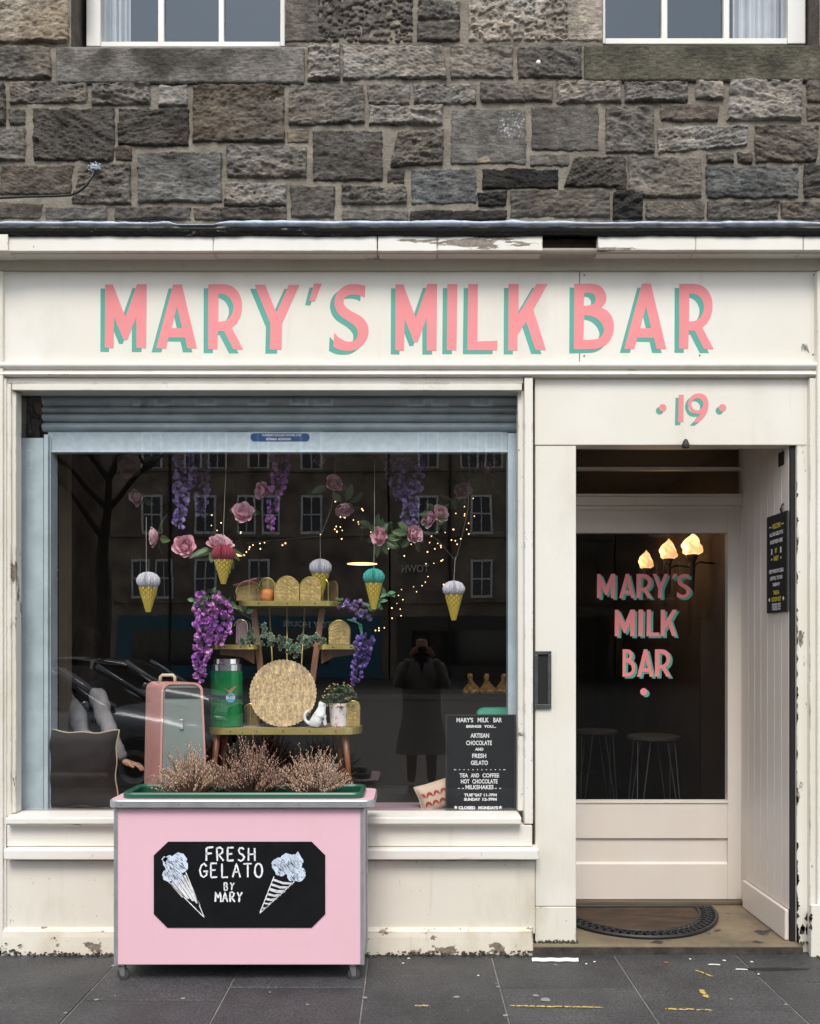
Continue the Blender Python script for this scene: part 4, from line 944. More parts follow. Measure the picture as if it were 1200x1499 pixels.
for t0, w in ((.05,5),(.24,6),(.47,5),(.68,4),(.86,3)):                     # broad stripes running down the left cone
    a = Vector((247,1291)).lerp(Vector((272,1277)), t0)
    for o in range(w): ribbon(mw, [(a.x+o*.95, a.y+2-o*.4), (a.x+(299-a.x)*(.30+.45*t0)+o*.7+2, a.y+(1343-a.y)*(.42+.35*t0))], .7, fcb, o)
mb.build('scoop_drawing', M['chalkblue'], chb, fixn=False); mw.build('cone_drawing', M['chalk'], chb, fixn=False); mo.build('scoop_scribble', M['board'], chb, fixn=False)
mb, mw, mo = MB(), MB(), MB()
cone_draw(((408,1266,10.5),(420,1259,10),(432,1262,11.5),(424,1270,11),(411,1273,9.5),(436,1279,11.5),(428,1282,8)), (401,1283), (431,1290), (380,1337), [(430,1254),(436,1246),(441,1255),(443,1264),(436,1268),(430,1263)], hz)
mb.build('scoop_drawing', M['chalkblue'], chb, fixn=False); mw.build('cone_drawing', M['chalk'], chb, fixn=False); mo.build('scoop_scribble', M['board'], chb, fixn=False)
# castors
for k, (x, y) in enumerate(((cx0+.025,YC+.035),(cx1-.055,YC+.035),(cx0+.025,YB-.035),(cx1-.055,YB-.035))):
    ca_ = MB(); ca_.box(x-.022, x+.026, y-.018, y+.018, cbot-.006, cbot-.001); ca_.lathe([(.012,-.012),(.012,0)], x, y, cbot-.006, 10)
    for sy in (-1, 1): ca_.add([(x-.014,y+sy*.013,cbot-.016),(x+.016,y+sy*.013,cbot-.016),(x+.016,y+sy*.013,.03),(x+.004,y+sy*.013,.020),(x-.004,y+sy*.013,.03)], [(0,1,2,3,4)])
    ca_.box(x-.012, x+.014, y-.013, y+.013, cbot-.019, cbot-.014)
    if k != 1: ca_.add([(x-.045,y-.012,cbot-.016),(x-.012,y-.012,cbot-.010),(x-.012,y+.012,cbot-.010),(x-.045,y+.012,cbot-.016)], [(0,1,2,3)])
    c = ca_.build('castor', M['chrome'], cart)
    wb = MB(); prof = [(0.001,-.008),(.018,-.008),(.0265,-.006),(.0275,0),(.0265,.006),(.018,.008),(.001,.008)]
    wb.lathe(prof, 0, 0, 0, 20); wb.v = [(x+.006+a, y+c_, .0275+b_) for a, b_, c_ in wb.v]; wb.build('wheel', M['rubber'], c, smooth=False)
    wb = MB(); wb.lathe([(.0005,-.0095),(.011,-.0095),(.011,.0095),(.0005,.0095)], 0, 0, 0, 12); wb.v = [(x+.006+a, y+c_, .0275+b_) for a, b_, c_ in wb.v]; wb.build('hub', M['chrome'], c)
# green trough and three dry heathers
rimz = tz1 + .026
tr = thing('planter_trough', 'dark green plastic planter trough sunk into the top of the pink cart', 'planter', ((hx0+hx1)/2, (hy0+hy1)/2, tz1))
mb = MB(); prof = [(.012,tz1+.001),(.013,rimz-.007),(.009,rimz),(-.006,rimz),(-.012,rimz-.008),(-.014,tz1-.14)]
n = 28
for inn, z in prof: mb.v += [(a, b_, z) for a, b_ in rrect(hx0-inn, hx1+inn, hy0-inn, hy1+inn, .035+max(0,inn))]; mb.c += [(1,1,1)]*n
for k in range(len(prof)-1):
    for i in range(n): mb.f.append((k*n+i, k*n+(i+1)%n, (k+1)*n+(i+1)%n, (k+1)*n+i)); mb.mi.append(0)
mb.build('trough', M['trough'], tr, smooth=False)
mb = MB(); sz = tz1-.020
mb.grid(lambda u, v: (hx0+.005+(hx1-hx0-.01)*u, hy0+.008+(hy1-hy0-.016)*v, sz+.012*float(fbm(np.array(u*22), np.array(v*7), 3, 1))), 70, 16); mb.build('soil', M['soil'], tr, smooth=True)
def heather(px, yy, wpx, hpx, seed, cs, cf, label, ns=250):
    r = random.Random(seed); c = Vector((PX(px,yy), yy, sz+.005)); W = wpx/SC(yy); H = hpx/SC(yy)
    t = thing('dry_heather', label, 'heather', tuple(c), 'dried heathers in the trough')
    ms_, mf = MB(), MB()
    for k in range(ns):
        a = r.uniform(0, 6.283); d = r.random()**.6
        ex = Vector((math.cos(a)*d*W*.56, math.sin(a)*d*.135, H*(1.10-.70*d**2)*(r.uniform(.62,1.0) if r.random() < .86 else r.uniform(1.0,1.28))))
        b0 = c + Vector((math.cos(a)*d*W*.14, math.sin(a)*d*.04, -.004)); tip = c + ex
        ctrl = b0 + Vector((ex.x*.30, ex.y*.30, ex.z*.62)) + Vector((r.gauss(0,.01), r.gauss(0,.008), 0))
        pt = lambda s: b0*(1-s)**2 + ctrl*2*s*(1-s) + tip*s*s
        tone = r.uniform(.6,1.25); ms_.col = tuple(q*tone for q in cs)
        ms_.tube([pt(s) for s in (0,.3,.6,.85,1)], [.0016,.0013,.0010,.0008,.0005], 3, False)
        if r.random() < .12: continue
        nbl = r.randint(9, 17); s0 = r.uniform(.38,.62)
        for j in range(nbl):
            s = s0 + (1.0-s0)*j/nbl; p = pt(s); rr_ = .0050*(1-.35*(s-s0))
            b_ = r.uniform(0,6.283); q = p + Vector((math.cos(b_)*rr_, math.sin(b_)*rr_, r.uniform(-.002,.002))); tt = r.uniform(.55,1.3)
            mf.col = tuple(min(1, x*tt*.88) for x in cf[r.randrange(len(cf))]); z = r.uniform(.0030,.0056); w = z*.62
            mf.add([(q.x,q.y,q.z-z),(q.x+w,q.y,q.z),(q.x-w*.5,q.y+w*.87,q.z),(q.x-w*.5,q.y-w*.87,q.z),(q.x+r.uniform(-w,w),q.y-w*.4,q.z+z)], [(0,2,1),(0,3,2),(0,1,3),(4,1,2),(4,2,3),(4,3,1)])
    ms_.build('stems', M['heather'], t, fixn=False); mf.build('flower_spikes', M['heather'], t, fixn=False)
heather(279,-.21,118,62,1,(.20,.10,.06),((.78,.54,.38),(.88,.68,.52),(.60,.37,.24)),'pale dried heather at the left end of the green trough')
heather(366,-.20,128,74,2,(.09,.045,.032),((.60,.37,.27),(.70,.48,.36),(.42,.22,.15)),'darkest and twiggiest dried heather in the middle of the green trough',300)
heather(460,-.21,116,64,3,(.19,.095,.055),((.80,.56,.39),(.90,.69,.53),(.64,.40,.27)),'pale dried heather at the right end of the green trough',230)
# ------------------------------------------------------------------ roller shutter inside the window
ySh = .17
rs = thing('roller_shutter', 'half raised pale blue roller shutter with side guides inside the shop window', 'roller shutter', (PX(400,ySh), ySh, zsl))
mb = MB()
prof = []
def slatprof(zt_, zb_):
    pts = []
    for k in range(13):
        t = k/12; pts.append((ySh+.012-.022*math.sin(math.pi*t)**.8, zt_+(zb_-zt_)*t))
    return pts
for zt_, zb_ in ((573,594),(595,604),(605,616.5),(618,631)):
    pts = slatprof(PZ(zt_,ySh), PZ(zb_,ySh)); b = len(mb.v); n = len(pts)
    mb.sweep(pts + [(ySh+.03, PZ(zb_,ySh)), (ySh+.03, PZ(zt_,ySh))], PX(62,ySh), PX(757,ySh))
mb.build('slat_curtain', M['shutter'], rs)
mb = MB(); mb.boxp(70, 743, 632.5, 660, ySh-.004, ySh+.03); mb.sweep([(ySh-.012,PZ(660.2,ySh)),(ySh-.012,PZ(663,ySh)),(ySh+.03,PZ(663,ySh)),(ySh+.03,PZ(660.2,ySh))], PX(68,ySh), PX(743,ySh)); mb.build('bottom_rail', M['shutterbar'], rs, bevel=.002)
mb = MB(); mb.box(PX(18,.13), PX(63.5,.14), .14, .22, zsl-.01, PZ(641,.14)); mb.box(PX(64,.132), PX(70,.132), .132, .22, zsl-.01, PZ(636,.132)); mb.box(PX(70.4,.132), PX(74,.15), .15, .24, zsl-.01, PZ(640,.15)); mb.build('guide_rail', M['shutter'], rs, bevel=.002)
mb = MB(); mb.box(PX(743.5,.14), PX(757,.14), .14, .22, zsl-.01, PZ(634,.14)); mb.box(PX(757.3,.145), PX(765,.145), .15, .22, zsl-.01, PZ(634,.15)); mb.build('guide_rail', M['shutter'], rs, bevel=.002)
mb = MB(); mb.box(PX(40,.2), PX(60,.2), .19, .23, PZ(640,.2), PZ(570,.2)); mb.boxp(40, 756, 566, 572.5, .16, .24); mb.build('shutter_housing', M['dark'], rs)
np_ = MB(); np_.poly([[(PX(368,ySh)+.014+(PX(452,ySh)-PX(368,ySh)-.028)*.5+((PX(452,ySh)-PX(368,ySh))/2-.014)*(1 if k < 9 else -1)*1.0 + .018*math.cos(-math.pi/2+math.pi*(k%9)/8)*(1 if k < 9 else -1), PZ(640.5,ySh)+.020*math.sin(-math.pi/2+math.pi*(k%9)/8)*(1 if k < 9 else -1)) for k in range(18)]], lambda u, v: (u, ySh-.0065, v), (0,.002,0))
plt = np_.build('name_plate', M['plate'], rs)
tm = MB(); fn = lambda a, b_: (a, ySh-.0072, b_); xp = PX(412,ySh)
text(tm, "TURNER'S ROLLER DOORS LTD", xp, PZ(637.5,ySh), .20, .011, fn, .03); tm.build('plate_lettering', M['white_letter'], plt, fixn=False); tm = MB(); text(tm, "07860 429530", xp-.015, PZ(643.3,ySh), .125, .012, fn, .03)
tm.lathe([(.0035,0),(.0015,.0001)], 0,0,0,10)
tm.v[-20:] = [(PX(371,ySh)+a, ySh-.0072, PZ(640.5,ySh)+b_) for a, b_, c_ in tm.v[-20:]]
tm.build('plate_lettering', M['white_letter'], plt, fixn=False)

# ------------------------------------------------------------------ window bed: ledge, plinth behind
mb = MB(); mb.box(-2.20, .68, .092, .34, zsl-.05, zsl-.004); tag(mb.build('window_ledge', M['ledge'], bevel=.003), 'mauve window ledge inside the shop glass beneath the letter board', 'ledge')
mb = MB(); mb.box(-2.20, .45, .345, .98, zsl-.06, zsl-.012); mb.box(-2.18, .43, .36, .96, .095, zsl-.062); tag(mb.build('display_bench', M['dark']), 'black display bench inside the window carrying the tiered stand', 'bench')
# ------------------------------------------------------------------ cushions
def cushion(name, label, c, w, h, t, m, mp, rz=0, tilt=0, seedz=0):
    o = thing(name, label, 'cushion', c)
    def f(side):
        def g(u, v):
            a, b_ = u*2-1, v*2-1; e = (1-abs(a)**2.6)*(1-abs(b_)**2.6); pinch = 1-.07*(1-abs(a)**3)*0
            q_ = min(1, h/.4)**2; x = a*w/2*(1-.075*(1-b_*b_))+.004*q_*math.sin(b_*8+seedz); z = b_*h/2*(1-.075*(1-a*a))+.004*q_*math.sin(a*7+2)
            return (c[0]+x, c[1]+side*(t/2*max(0,e)**.45+q_*(.004*math.sin(a*6+b_*5+seedz)*max(0,e)+.003*math.sin(a*3-b_*11)*max(0,e))), c[2]+h/2+z)
        return g
    mb = MB(); mb.grid(f(-1), 26, 26); mb.grid(f(1), 26, 26); mb.build('cover', m, o, smooth=True)
    mb = MB(); g = f(0); per = [(u/14, 0) for u in range(15)]+[(1, u/14) for u in range(1,15)]+[(1-u/14, 1) for u in range(1,15)]+[(0,1-u/14) for u in range(1,15)]
    mb.tube([g(*p) for p in per], .0042, 6); mb.build('piping', mp, o, smooth=True)
    o.rotation_euler = (tilt, 0, rz); return o
yq = .20
cushion('cushion', 'dark brown square cushion with beige edging in the left corner of the shop window', (PX(127,yq), yq-.04, zsl-.006), .365, .40, .16, M['cushion'], M['piping'], rz=-.10)
cm, n_, l_, p_ = nodes('red_leaf_print'); tc_ = n_.new('ShaderNodeTexCoord').outputs['Object']
p_.inputs['Base Color'].default_value = (.62,.48,.36,1); p_.inputs['Roughness'].default_value = .9
cq = cushion('cushion', 'cream cushion printed with red leaves half hidden behind the letter board', (PX(655,.2), .18, zsl-.004), .27, .15, .10, cm, cm, rz=.1)
mb = MB()                                      # printed red leaves in rows on its face
for rx in range(-4, 4):
    for rz_ in range(3):
        x0_, z0_ = rx*.036+.018*(rz_%2), .045+rz_*.045; L = .034
        for sg in (-1, 1):
            pts = [(x0_, z0_), (x0_+.016*sg, z0_+.010), (x0_+.022*sg, z0_+.026), (x0_+.006*sg, z0_+.020)]
            def onf(u, v):
                a, b_ = u/.135, (v-.075)/.075; e = max(0,(1-abs(a)**2.6)*(1-abs(b_)**2.6)); return (PX(655,.2)+u, .18-.05*e**.45-.0022, zsl-.004+v)
            if all(abs(p[0]) < .112 and .02 < p[1] < .130 for p in pts): mb.poly([pts], onf)
mb.build('leaf_print', mat('red_print', (.38,.055,.045), .9), cq, fixn=False)
cq.rotation_euler = (0, -.30, .1)

# ------------------------------------------------------------------ letter board
yl = .083; bx0, bx1, bt, bb = PX(652,yl), PX(755,yl), PZ(1046,yl), zsl-.003
lb_ = thing('letter_board', 'black letter board with white opening hours standing in the window corner', 'sign', ((bx0+bx1)/2, yl, bb))
m, n, l, p = nodes('grooved_black_felt'); p.inputs['Base Color'].default_value = (.007,.010,.013,1); p.inputs['Specular IOR Level'].default_value = .15; p.inputs['Roughness'].default_value = .8
tc = n.new('ShaderNodeTexCoord').outputs['Object']; wv = n.new('ShaderNodeTexWave'); wv.bands_direction = 'Z'; wv.inputs['Scale'].default_value = 60; l.new(tc, wv.inputs['Vector']); bump(n, l, p, wv.outputs['Fac'], .6, .004)
mb = MB(); mb.box(bx0+.008, bx1-.008, yl, yl+.014, bb+.008, bt-.008); mb.build('felt_board', m, lb_)
mb = MB(); mb.box(bx0, bx1, yl-.004, yl+.016, bt-.0078, bt); mb.box(bx0, bx1, yl-.004, yl+.016, bb, bb+.0078); mb.box(bx0, bx0+.0078, yl-.004, yl+.016, bb+.0079, bt-.0079); mb.box(bx1-.0078, bx1, yl-.004, yl+.016, bb+.0079, bt-.0079); mb.build('frame', M['black'], lb_, bevel=.001)
rows = {}; fn = lambda a, b_: P(a, -b_, yl-.0015)
for t_, x0_, x1_, y0_, y1_, bo in (("MARY'S",668,692.5,1050.5,1057.3,.03),("MILK",699,715.5,1050.5,1057.3,.03),("BAR",722,734.5,1050.5,1057.3,.03),("BRINGS",682.2,704.5,1061.2,1065.3,.05),("YOU...",708,726,1061.2,1065.3,.05),
   ("ARTISAN",688.5,715.8,1073.2,1080,.03),("CHOCOLATE",682.2,719.8,1084,1090.8,.03),("AND",695.2,707.5,1094.5,1098.8,.05),("FRESH",691,711.5,1103,1109.6,.03),("GELATO",689,714,1113.2,1119.8,.03),
   ("TEA",672.5,685,1131.9,1138.1,.03),("AND",689,701.2,1131.9,1138.1,.03),("COFFEE",706,730.5,1131.9,1138.1,.03),("HOT",674.5,687,1140.5,1147,.03),("CHOCOLATE",691.2,728.2,1140.5,1147,.03),("MILKSHAKES",681.2,722.4,1149,1155.3,.03),
   ("TUE",679,692,1161.5,1165.8,.05),("SAT",695,705.5,1161.5,1165.8,.05),("11-7PM",708,727,1161.5,1165.8,.04),("SUNDAY",679,703,1167.8,1172.2,.05),("12-7PM",706,727,1167.8,1172.2,.05),("CLOSED",671,695.5,1180,1184.8,.05),("MONDAYS",700,729,1180,1184.8,.05)):
    text(rows.setdefault(y0_, MB()), t_, (x0_+x1_)/2, -(y0_+y1_)/2, x1_-x0_, y1_-y0_, fn, bo)
mb = rows.setdefault(1126, MB())
for k in range(12):
    x = 666+72*k/11; ww = 1.7 if k in (0,11) else .8; mb.poly([[(x-ww,1126),(x+ww,1126),(x+ww,1127.2),(x-ww,1127.2)]], lambda u, v: P(u, v, yl-.0015))
mb = rows[1149]
for x in (671.5,677.5,725.5,732): mb.poly([[(x-1.4,1153.4),(x+1.4,1153.4),(x+1.4,1154.6),(x-1.4,1154.6)]], lambda u, v: P(u, v, yl-.0015))
mb = rows[1161.5]; mb.poly([[(692.2,1161.6),(694.8,1161.6),(694.8,1162.8),(692.2,1162.8)]], lambda u, v: P(u, v, yl-.0015))
mb = rows[1180]
for x in (667,732.2):
    mb.poly([[(x+(3.4 if k%2 == 0 else 1.3)*math.sin(k*math.pi/5), 1181.8-(3.4 if k%2 == 0 else 1.3)*math.cos(k*math.pi/5)) for k in range(10)]], lambda u, v: P(u, v, yl-.0015))
for mb in rows.values(): mb.build('lettering', M['white_letter'], lb_, fixn=False)

# ------------------------------------------------------------------ tiered display stand
ys = .44; yb_ = .74
zS1, zS2, zS3 = PZ(1066,ys), PZ(944,ys+.04), PZ(880,ys+.05)
sd = thing('tiered_display_stand', 'fifties wooden tiered stand with gold edged oval shelves in the window', 'display stand', (PX(413,ys), .58, zsl-.012))
def shelf(x0, x1, y0, y1, z, th, r, nstud):
    out = rrect(x0, x1, y0, y1, r, 8)
    s_ = MB(); s_.poly([out], lambda u, v: (u, v, z), (0,0,-th*.9)); o = s_.build('shelf', M['ledge'] if False else mat('pale_shelf_top', (.42,.38,.30), .35, vary=.08), sd)
    b_ = MB(); n = len(out); o2 = rrect(x0-.004, x1+.004, y0-.004, y1+.004, r+.004, 8)
    for zz in (z-th, z+.002): b_.v += [(a, c, zz) for a, c in o2]; b_.c += [(1,1,1)]*n
    for i in range(n): b_.f.append((i, (i+1)%n, n+(i+1)%n, n+i)); b_.mi.append(0)
    b_.f.append(tuple(range(n))); b_.mi.append(0); b_.build('gold_edge', M['brass'], o)
    for k in range(nstud): MB().ball((x0+r*.6+(x1-x0-r*1.2)*(k+.5)/nstud, y0-.005, z-th*.45), .0055, 8, 4, sy=.6).build('stud', M['steel'], o)
shelf(PX(302,ys), PX(527,ys), ys, yb_, zS1, .034, .10, 5)
y2 = ys+.04; shelf(PX(308,y2), PX(374,y2), y2, y2+.24, zS2, .024, .06, 2); shelf(PX(465,y2), PX(536,y2), y2, y2+.24, zS2, .024, .06, 2)
y3 = ys+.05; shelf(PX(347,y3), PX(493,y3), y3, y3+.24, zS3, .026, .07, 3)
def plank(a, b_, w, d, m, par, name):
    s_ = MB(); a, b_ = Vector(a), Vector(b_); x = Vector((1,0,0))*w/2; y = Vector((0,1,0))*d/2
    s_.add([a-x-y, a+x-y, a+x+y, a-x+y, b_-x-y, b_+x-y, b_+x+y, b_-x+y], [(0,1,2,3),(7,6,5,4),(0,4,5,1),(1,5,6,2),(2,6,7,3),(3,7,4,0)]); return s_.build(name, m, par, bevel=.002)
yu = ys+.17
plank(P(371,891,yu), P(392,1067,yu), .034, .024, M['woodpale'], sd, 'upright'); plank(P(472,891,yu), P(447,1067,yu), .034, .024, M['woodpale'], sd, 'upright')
for a, b_ in ((394,404),(420,420),(446,436)): MB().tube([P(a,889,yu+.03), P(b_,1067,yu+.03)], .0045, 8).build('brass_rod', M['brass'], sd, smooth=True)
for (a, b_) in (((372,950),(322,958)),((470,950),(520,958))): 
    mb = MB(); mb.poly([[a, (a[0], a[1]+22), (a[0]+(b_[0]-a[0])*.35, a[1]+12), b_, (b_[0], b_[1]-6)]], lambda u, v: P(u, v, yu-.02), (0,.02,0)); mb.build('bracket', M['woodpale'], sd)
for x0_, x1_, yy in ((318,309,ys+.05),(505,514,ys+.05),(330,322,yb_-.05),(494,503,yb_-.05)):
    MB().tube([Vector((PX(x0_,yy),yy,zS1-.034)), Vector((PX(x1_,yy),yy,zsl-.011))], [.019,.010], 12).build('leg', M['wood'], sd, smooth=True)

# ------------------------------------------------------------------ arched gold boxes
clear = glass('clear_box_film', 1.6)
def arch(x0, x1, top, z0, yf, n=14):
    r = (x1-x0)/2; cx = (x0+x1)/2
    return [(x0,z0),(x1,z0)] + [(cx+r*math.cos(math.pi*k/n), top-r+r*math.sin(math.pi*k/n)) for k in range(n+1)]
def archbox(px0, px1, pytop, z0, yf, dep, label, face='gold', side='golddark', rot=0, ribbon_=False):
    x0_, x1_ = PX(px0,yf), PX(px1,yf); top = PZ(pytop,yf)
    o = thing('arched_gift_box', label, 'gift box', ((x0_+x1_)/2, yf+dep/2, z0), 'arched gold gift boxes on the tiered stand')
    A = arch(x0_, x1_, top, z0+.001, yf)
    mb = MB(); mb.poly([A], lambda u, v: (u, yf+dep, v), (0,-.003,0)); mb.build('back_panel', M[side], o)
    if face: mb = MB(); mb.poly([A], lambda u, v: (u, yf, v), (0,.003,0)); mb.build('front_panel', M[face], o)
    n = len(A); mb = MB(); mb.add([(a, yf+.0035, b_) for a, b_ in A]+[(a, yf+dep-.0035, b_) for a, b_ in A], [(i, (i+1)%n, n+(i+1)%n, n+i) for i in range(1 if False else 0, n)]); mb.build('sleeve', clear if face is None else M[side], o, fixn=True)
    mb = MB(); mb.tube([(a, yf-.001, b_) for a, b_ in A[1:]], .0022, 5); mb.tube([((x0_+x1_)/2, yf-.002, z0+.002), ((x0_+x1_)/2, yf-.002, top-.001)], .0016, 4); mb.build('rim', M['brass'], o)
    o.rotation_euler = (0,0,rot); return o
zz = zS3+.0025
archbox(403, 437, 843.5, zz, y3+.03, .10, 'tallest gold arched box in the middle of the top shelf of the stand')
archbox(439, 469, 844.5, zz, y3+.03, .10, 'gold arched box second from the right on the top shelf of the stand')
archbox(380, 402, 846, zz, y3+.035, .09, 'open arched box with an orange sweet inside on the top shelf', face=None)
mb = MB(); mb.lathe([(.001,0),(.036,0),(.038,.045),(.030,.062),(.012,.068),(0,.069)], PX(391,y3+.07), y3+.08, zz+.002, 16)
tag(mb.build('orange_sweet', mat('orange_chocolate', (.75,.25,.05), .4), smooth=True), 'orange domed sweet inside the clear arched box on the top shelf', 'sweet')
archbox(342, 380, 850, zz, y3+.06, .10, 'open gold arched box under the slanting pink card on the top shelf', face=None, side='gold', rot=.25)
archbox(470, 487, 847, zz, y3+.05, .13, 'half hidden green and gold arched box at the right end of the top shelf', face=None, side='golddark', rot=-.35)
mb = MB(); a, b_ = P(341,856,y3+.05), P(375,846,y3+.05)
mb.add([a, b_, b_+Vector((0,.14,-.01)), a+Vector((0,.14,-.01)), a+Vector((0,0,-.004)), b_+Vector((0,0,-.004)), b_+Vector((0,.14,-.014)), a+Vector((0,.14,-.014))], [(0,1,2,3),(4,7,6,5),(0,4,5,1),(1,5,6,2),(2,6,7,3),(3,7,4,0)])
tag(mb.build('pink_card', mat('pink_card', (.55,.16,.22), .6)), 'slanting pink card lid resting on the leftmost top shelf box', 'card')
archbox(481, 511, 908, zS2+.0025, y2+.04, .12, 'gold arched box with a green ribbon on the right middle shelf')
mb = MB()
for k in range(3): mb.tube([P(508,908,y2+.06)+Vector((.005*k,0,.002)), P(518,906+k*2,y2+.05), P(525+k*2,914,y2+.05), P(529+k,930+k*3,y2+.04), P(531+k,946-k*6,y2+.035)], .0028, 5)
tag(mb.build('green_ribbon', mat('mint_ribbon', (.12,.42,.26), .5), smooth=True), 'pale green curling ribbon tied to the right middle gold box', 'ribbon')
archbox(343, 362, 907, zS2+.0025, y2+.06, .12, 'pink sided arched box with a thin wire hoop on the left middle shelf', face=None, side='cartpink')
zb1 = zS1+.0025
archbox(507, 526, 1026, zb1, ys+.06, .10, 'plain gold box beside the floral pot at the right of the bottom shelf')
archbox(357, 376, 1030, zb1, ys+.14, .09, 'dim gold arched box behind the round cake board on the bottom shelf', face=None)

# ------------------------------------------------------------------ green tin
yt_ = ys+.03; tcx = PX(328,yt_); rx = (PX(352,yt_)-PX(304,yt_))/2; H = PZ(983,yt_)-zb1
tin = thing('green_tin', 'tall green metal tin with silver lid and dark label on the bottom shelf', 'tin', (tcx, yt_+rx*.75, zb1))
def tinl(prof, nm, m, par):
    mb = MB(); mb.lathe(prof, tcx, yt_+rx*.75, zb1, 28, 1, .75); return mb.build(nm, m, par, smooth=False)
tinl([(rx*.95,0),(rx,.004),(rx,H*.30),(rx,H),(rx*.96,H+.002)], 'body', M['green_tin'], tin).data.polygons.foreach_set('use_smooth', [True]*84) if False else tinl([(rx*.95,0),(rx,.004),(rx,H),(rx*.96,H+.002)], 'body', M['green_tin'], tin)
hl = PZ(965,yt_)-PZ(983,yt_)
tinl([(rx*.9,H+.0021),(rx*.93,H+.004),(rx*.93,H+hl*.55),(rx*.82,H+hl*.62),(rx*.80,H+hl),(rx*.74,H+hl+.003),(.01,H+hl+.003)], 'lid', M['tinlid'], tin)
tinl([(rx+.001,H*.50),(rx+.0015,H*.505),(rx+.0015,H*.57),(rx+.001,H*.575)], 'label_band', M['navy'], tin)
def onTin(u, v): a = max(-1.4, min(1.4, u/rx)); return (tcx+(rx+.003)*math.sin(a), yt_+rx*.75-(rx*.75+.003)*math.cos(a), zb1+v)
mb = MB(); mb.poly([[(.035+.026*math.cos(k*.3491), H*.53+.026*math.sin(k*.3491)) for k in range(18)]], onTin); mb.build('ball_emblem', M['skyblue'], tin, fixn=False)
mb = MB(); mb.poly([[(-.004,H*.72),(.018,H*.665),(.03,H*.67),(.038,H*.70),(.052,H*.725),(.072,H*.735),(.058,H*.695),(.046,H*.655),(.042,H*.62),(.03,H*.605),(.022,H*.63)]], lambda u, v: Vector(onTin(u, v))+Vector((0,-.0006,0))); mb.build('bird_emblem', mat('brown_gold_print', (.35,.20,.07), .5), tin, fixn=False)
mb = MB(); text(mb, 'EAGLE', .035, H*.53, .046, .016, lambda a, b_: Vector(onTin(a, b_))+Vector((0,-.0008,0)), .03); mb.build('emblem_lettering', M['white_letter'], tin, fixn=False)
mb = MB(); text(mb, 'EAGLE', -.022, H*.14, .075, .017, onTin, .0); mb.build('tin_lettering', mat('dark_green_print', (.004,.09,.025), .4), tin, fixn=False)

# ------------------------------------------------------------------ scalloped cake board, cat, pot
yk = ys+.045; kc = P(413.5,1014,yk); kr = 49.5/SC(yk); N = 52
pts = []
for k in range(N*6):
    a = 2*math.pi*k/(N*6); r_ = kr*(.975+.025*abs(math.cos(N*a/2))); pts.append((kc.x+r_*math.cos(a), kc.z+r_*math.sin(a)))
zmin = min(p[1] for p in pts)
mb = MB(); mb.poly([pts], lambda u, v: (u, yk+.030*(v-zmin)/(2*kr)+.0, v-(zmin-zb1)), (0,.004,0)); tag(mb.build('cake_board', M['glitter']), 'round gold cake board with scalloped edge leaning on the bottom shelf', 'cake board')
def skin(name, m, J, E, parent=None, root=None, sub=2, sm=True):
    me = bpy.data.meshes.new(name); ks = list(J); off = origin(parent) if parent else Vector((0,0,0))
    me.from_pydata([Vector(J[k][0])-off for k in ks], [(ks.index(a), ks.index(b_)) for a, b_ in E], []); me.materials.append(m)
    o = bpy.data.objects.new(name, me); C.objects.link(o)
    if parent: o.parent = parent
    sk = o.modifiers.new('skin', 'SKIN'); sk.use_smooth_shade = True
    for i, k in enumerate(ks):
        r_ = J[k][1]; d = me.skin_vertices[0].data[i]; d.radius = r_ if isinstance(r_, tuple) else (r_, r_); d.use_root = (k == (root or ks[0]))
    sb = o.modifiers.new('sub', 'SUBSURF'); sb.levels = sub; sb.render_levels = sub
    return o
ycat = ys+.04; u_ = 1/SC(ycat)
def cp(px, py, dy=0): p = P(px, py, ycat); return (p.x, ycat+dy, zb1+(1066-py)*u_)
cat = thing('cat_figurine', 'white glazed cat figurine sitting beside the cake board with its tail curled', 'figurine', cp(464,1066))
skin('body', M['ceramic'], dict(hip=(cp(461,1058),(10.5*u_,9.5*u_)), mid=(cp(466,1050),(9*u_,9*u_)), chest=(cp(470,1043),(7*u_,7*u_)), neck=(cp(471,1038),(5*u_,5.5*u_)), head=(cp(471,1034),(6*u_,6.5*u_)), muz=(cp(478,1036),(3*u_,3.2*u_)), el=(cp(468,1029,-3*u_),(1.8*u_,1*u_)), er=(cp(468,1029,3*u_),(1.8*u_,1*u_)),
   fl=(cp(475,1056,-3*u_),(3*u_,3*u_)), fp=(cp(477,1064,-3*u_),(2.6*u_,2.4*u_)), fl2=(cp(474,1056,4*u_),(3*u_,3*u_)), fp2=(cp(476,1064,4*u_),(2.6*u_,2.4*u_)), hf=(cp(466,1063,-7*u_),(4*u_,3.5*u_)), t0=(cp(452,1061),(3*u_,3*u_)), t1=(cp(446,1055),(2.4*u_,2.4*u_)), t2=(cp(446,1047),(2.1*u_,2.1*u_)), t3=(cp(452,1041),(1.8*u_,1.8*u_))),
   [('hip','mid'),('mid','chest'),('chest','neck'),('neck','head'),('head','muz'),('head','el'),('head','er'),('chest','fl'),('fl','fp'),('chest','fl2'),('fl2','fp2'),('hip','hf'),('hip','t0'),('t0','t1'),('t1','t2'),('t2','t3')], cat)
mb = MB(); mb.ball(cp(475,1033,-5.0*u_), .9*u_, 6, 4); mb.ball(cp(480.5,1035.5,-1*u_), .8*u_, 6, 4); mb.build('face', M['black'], cat)
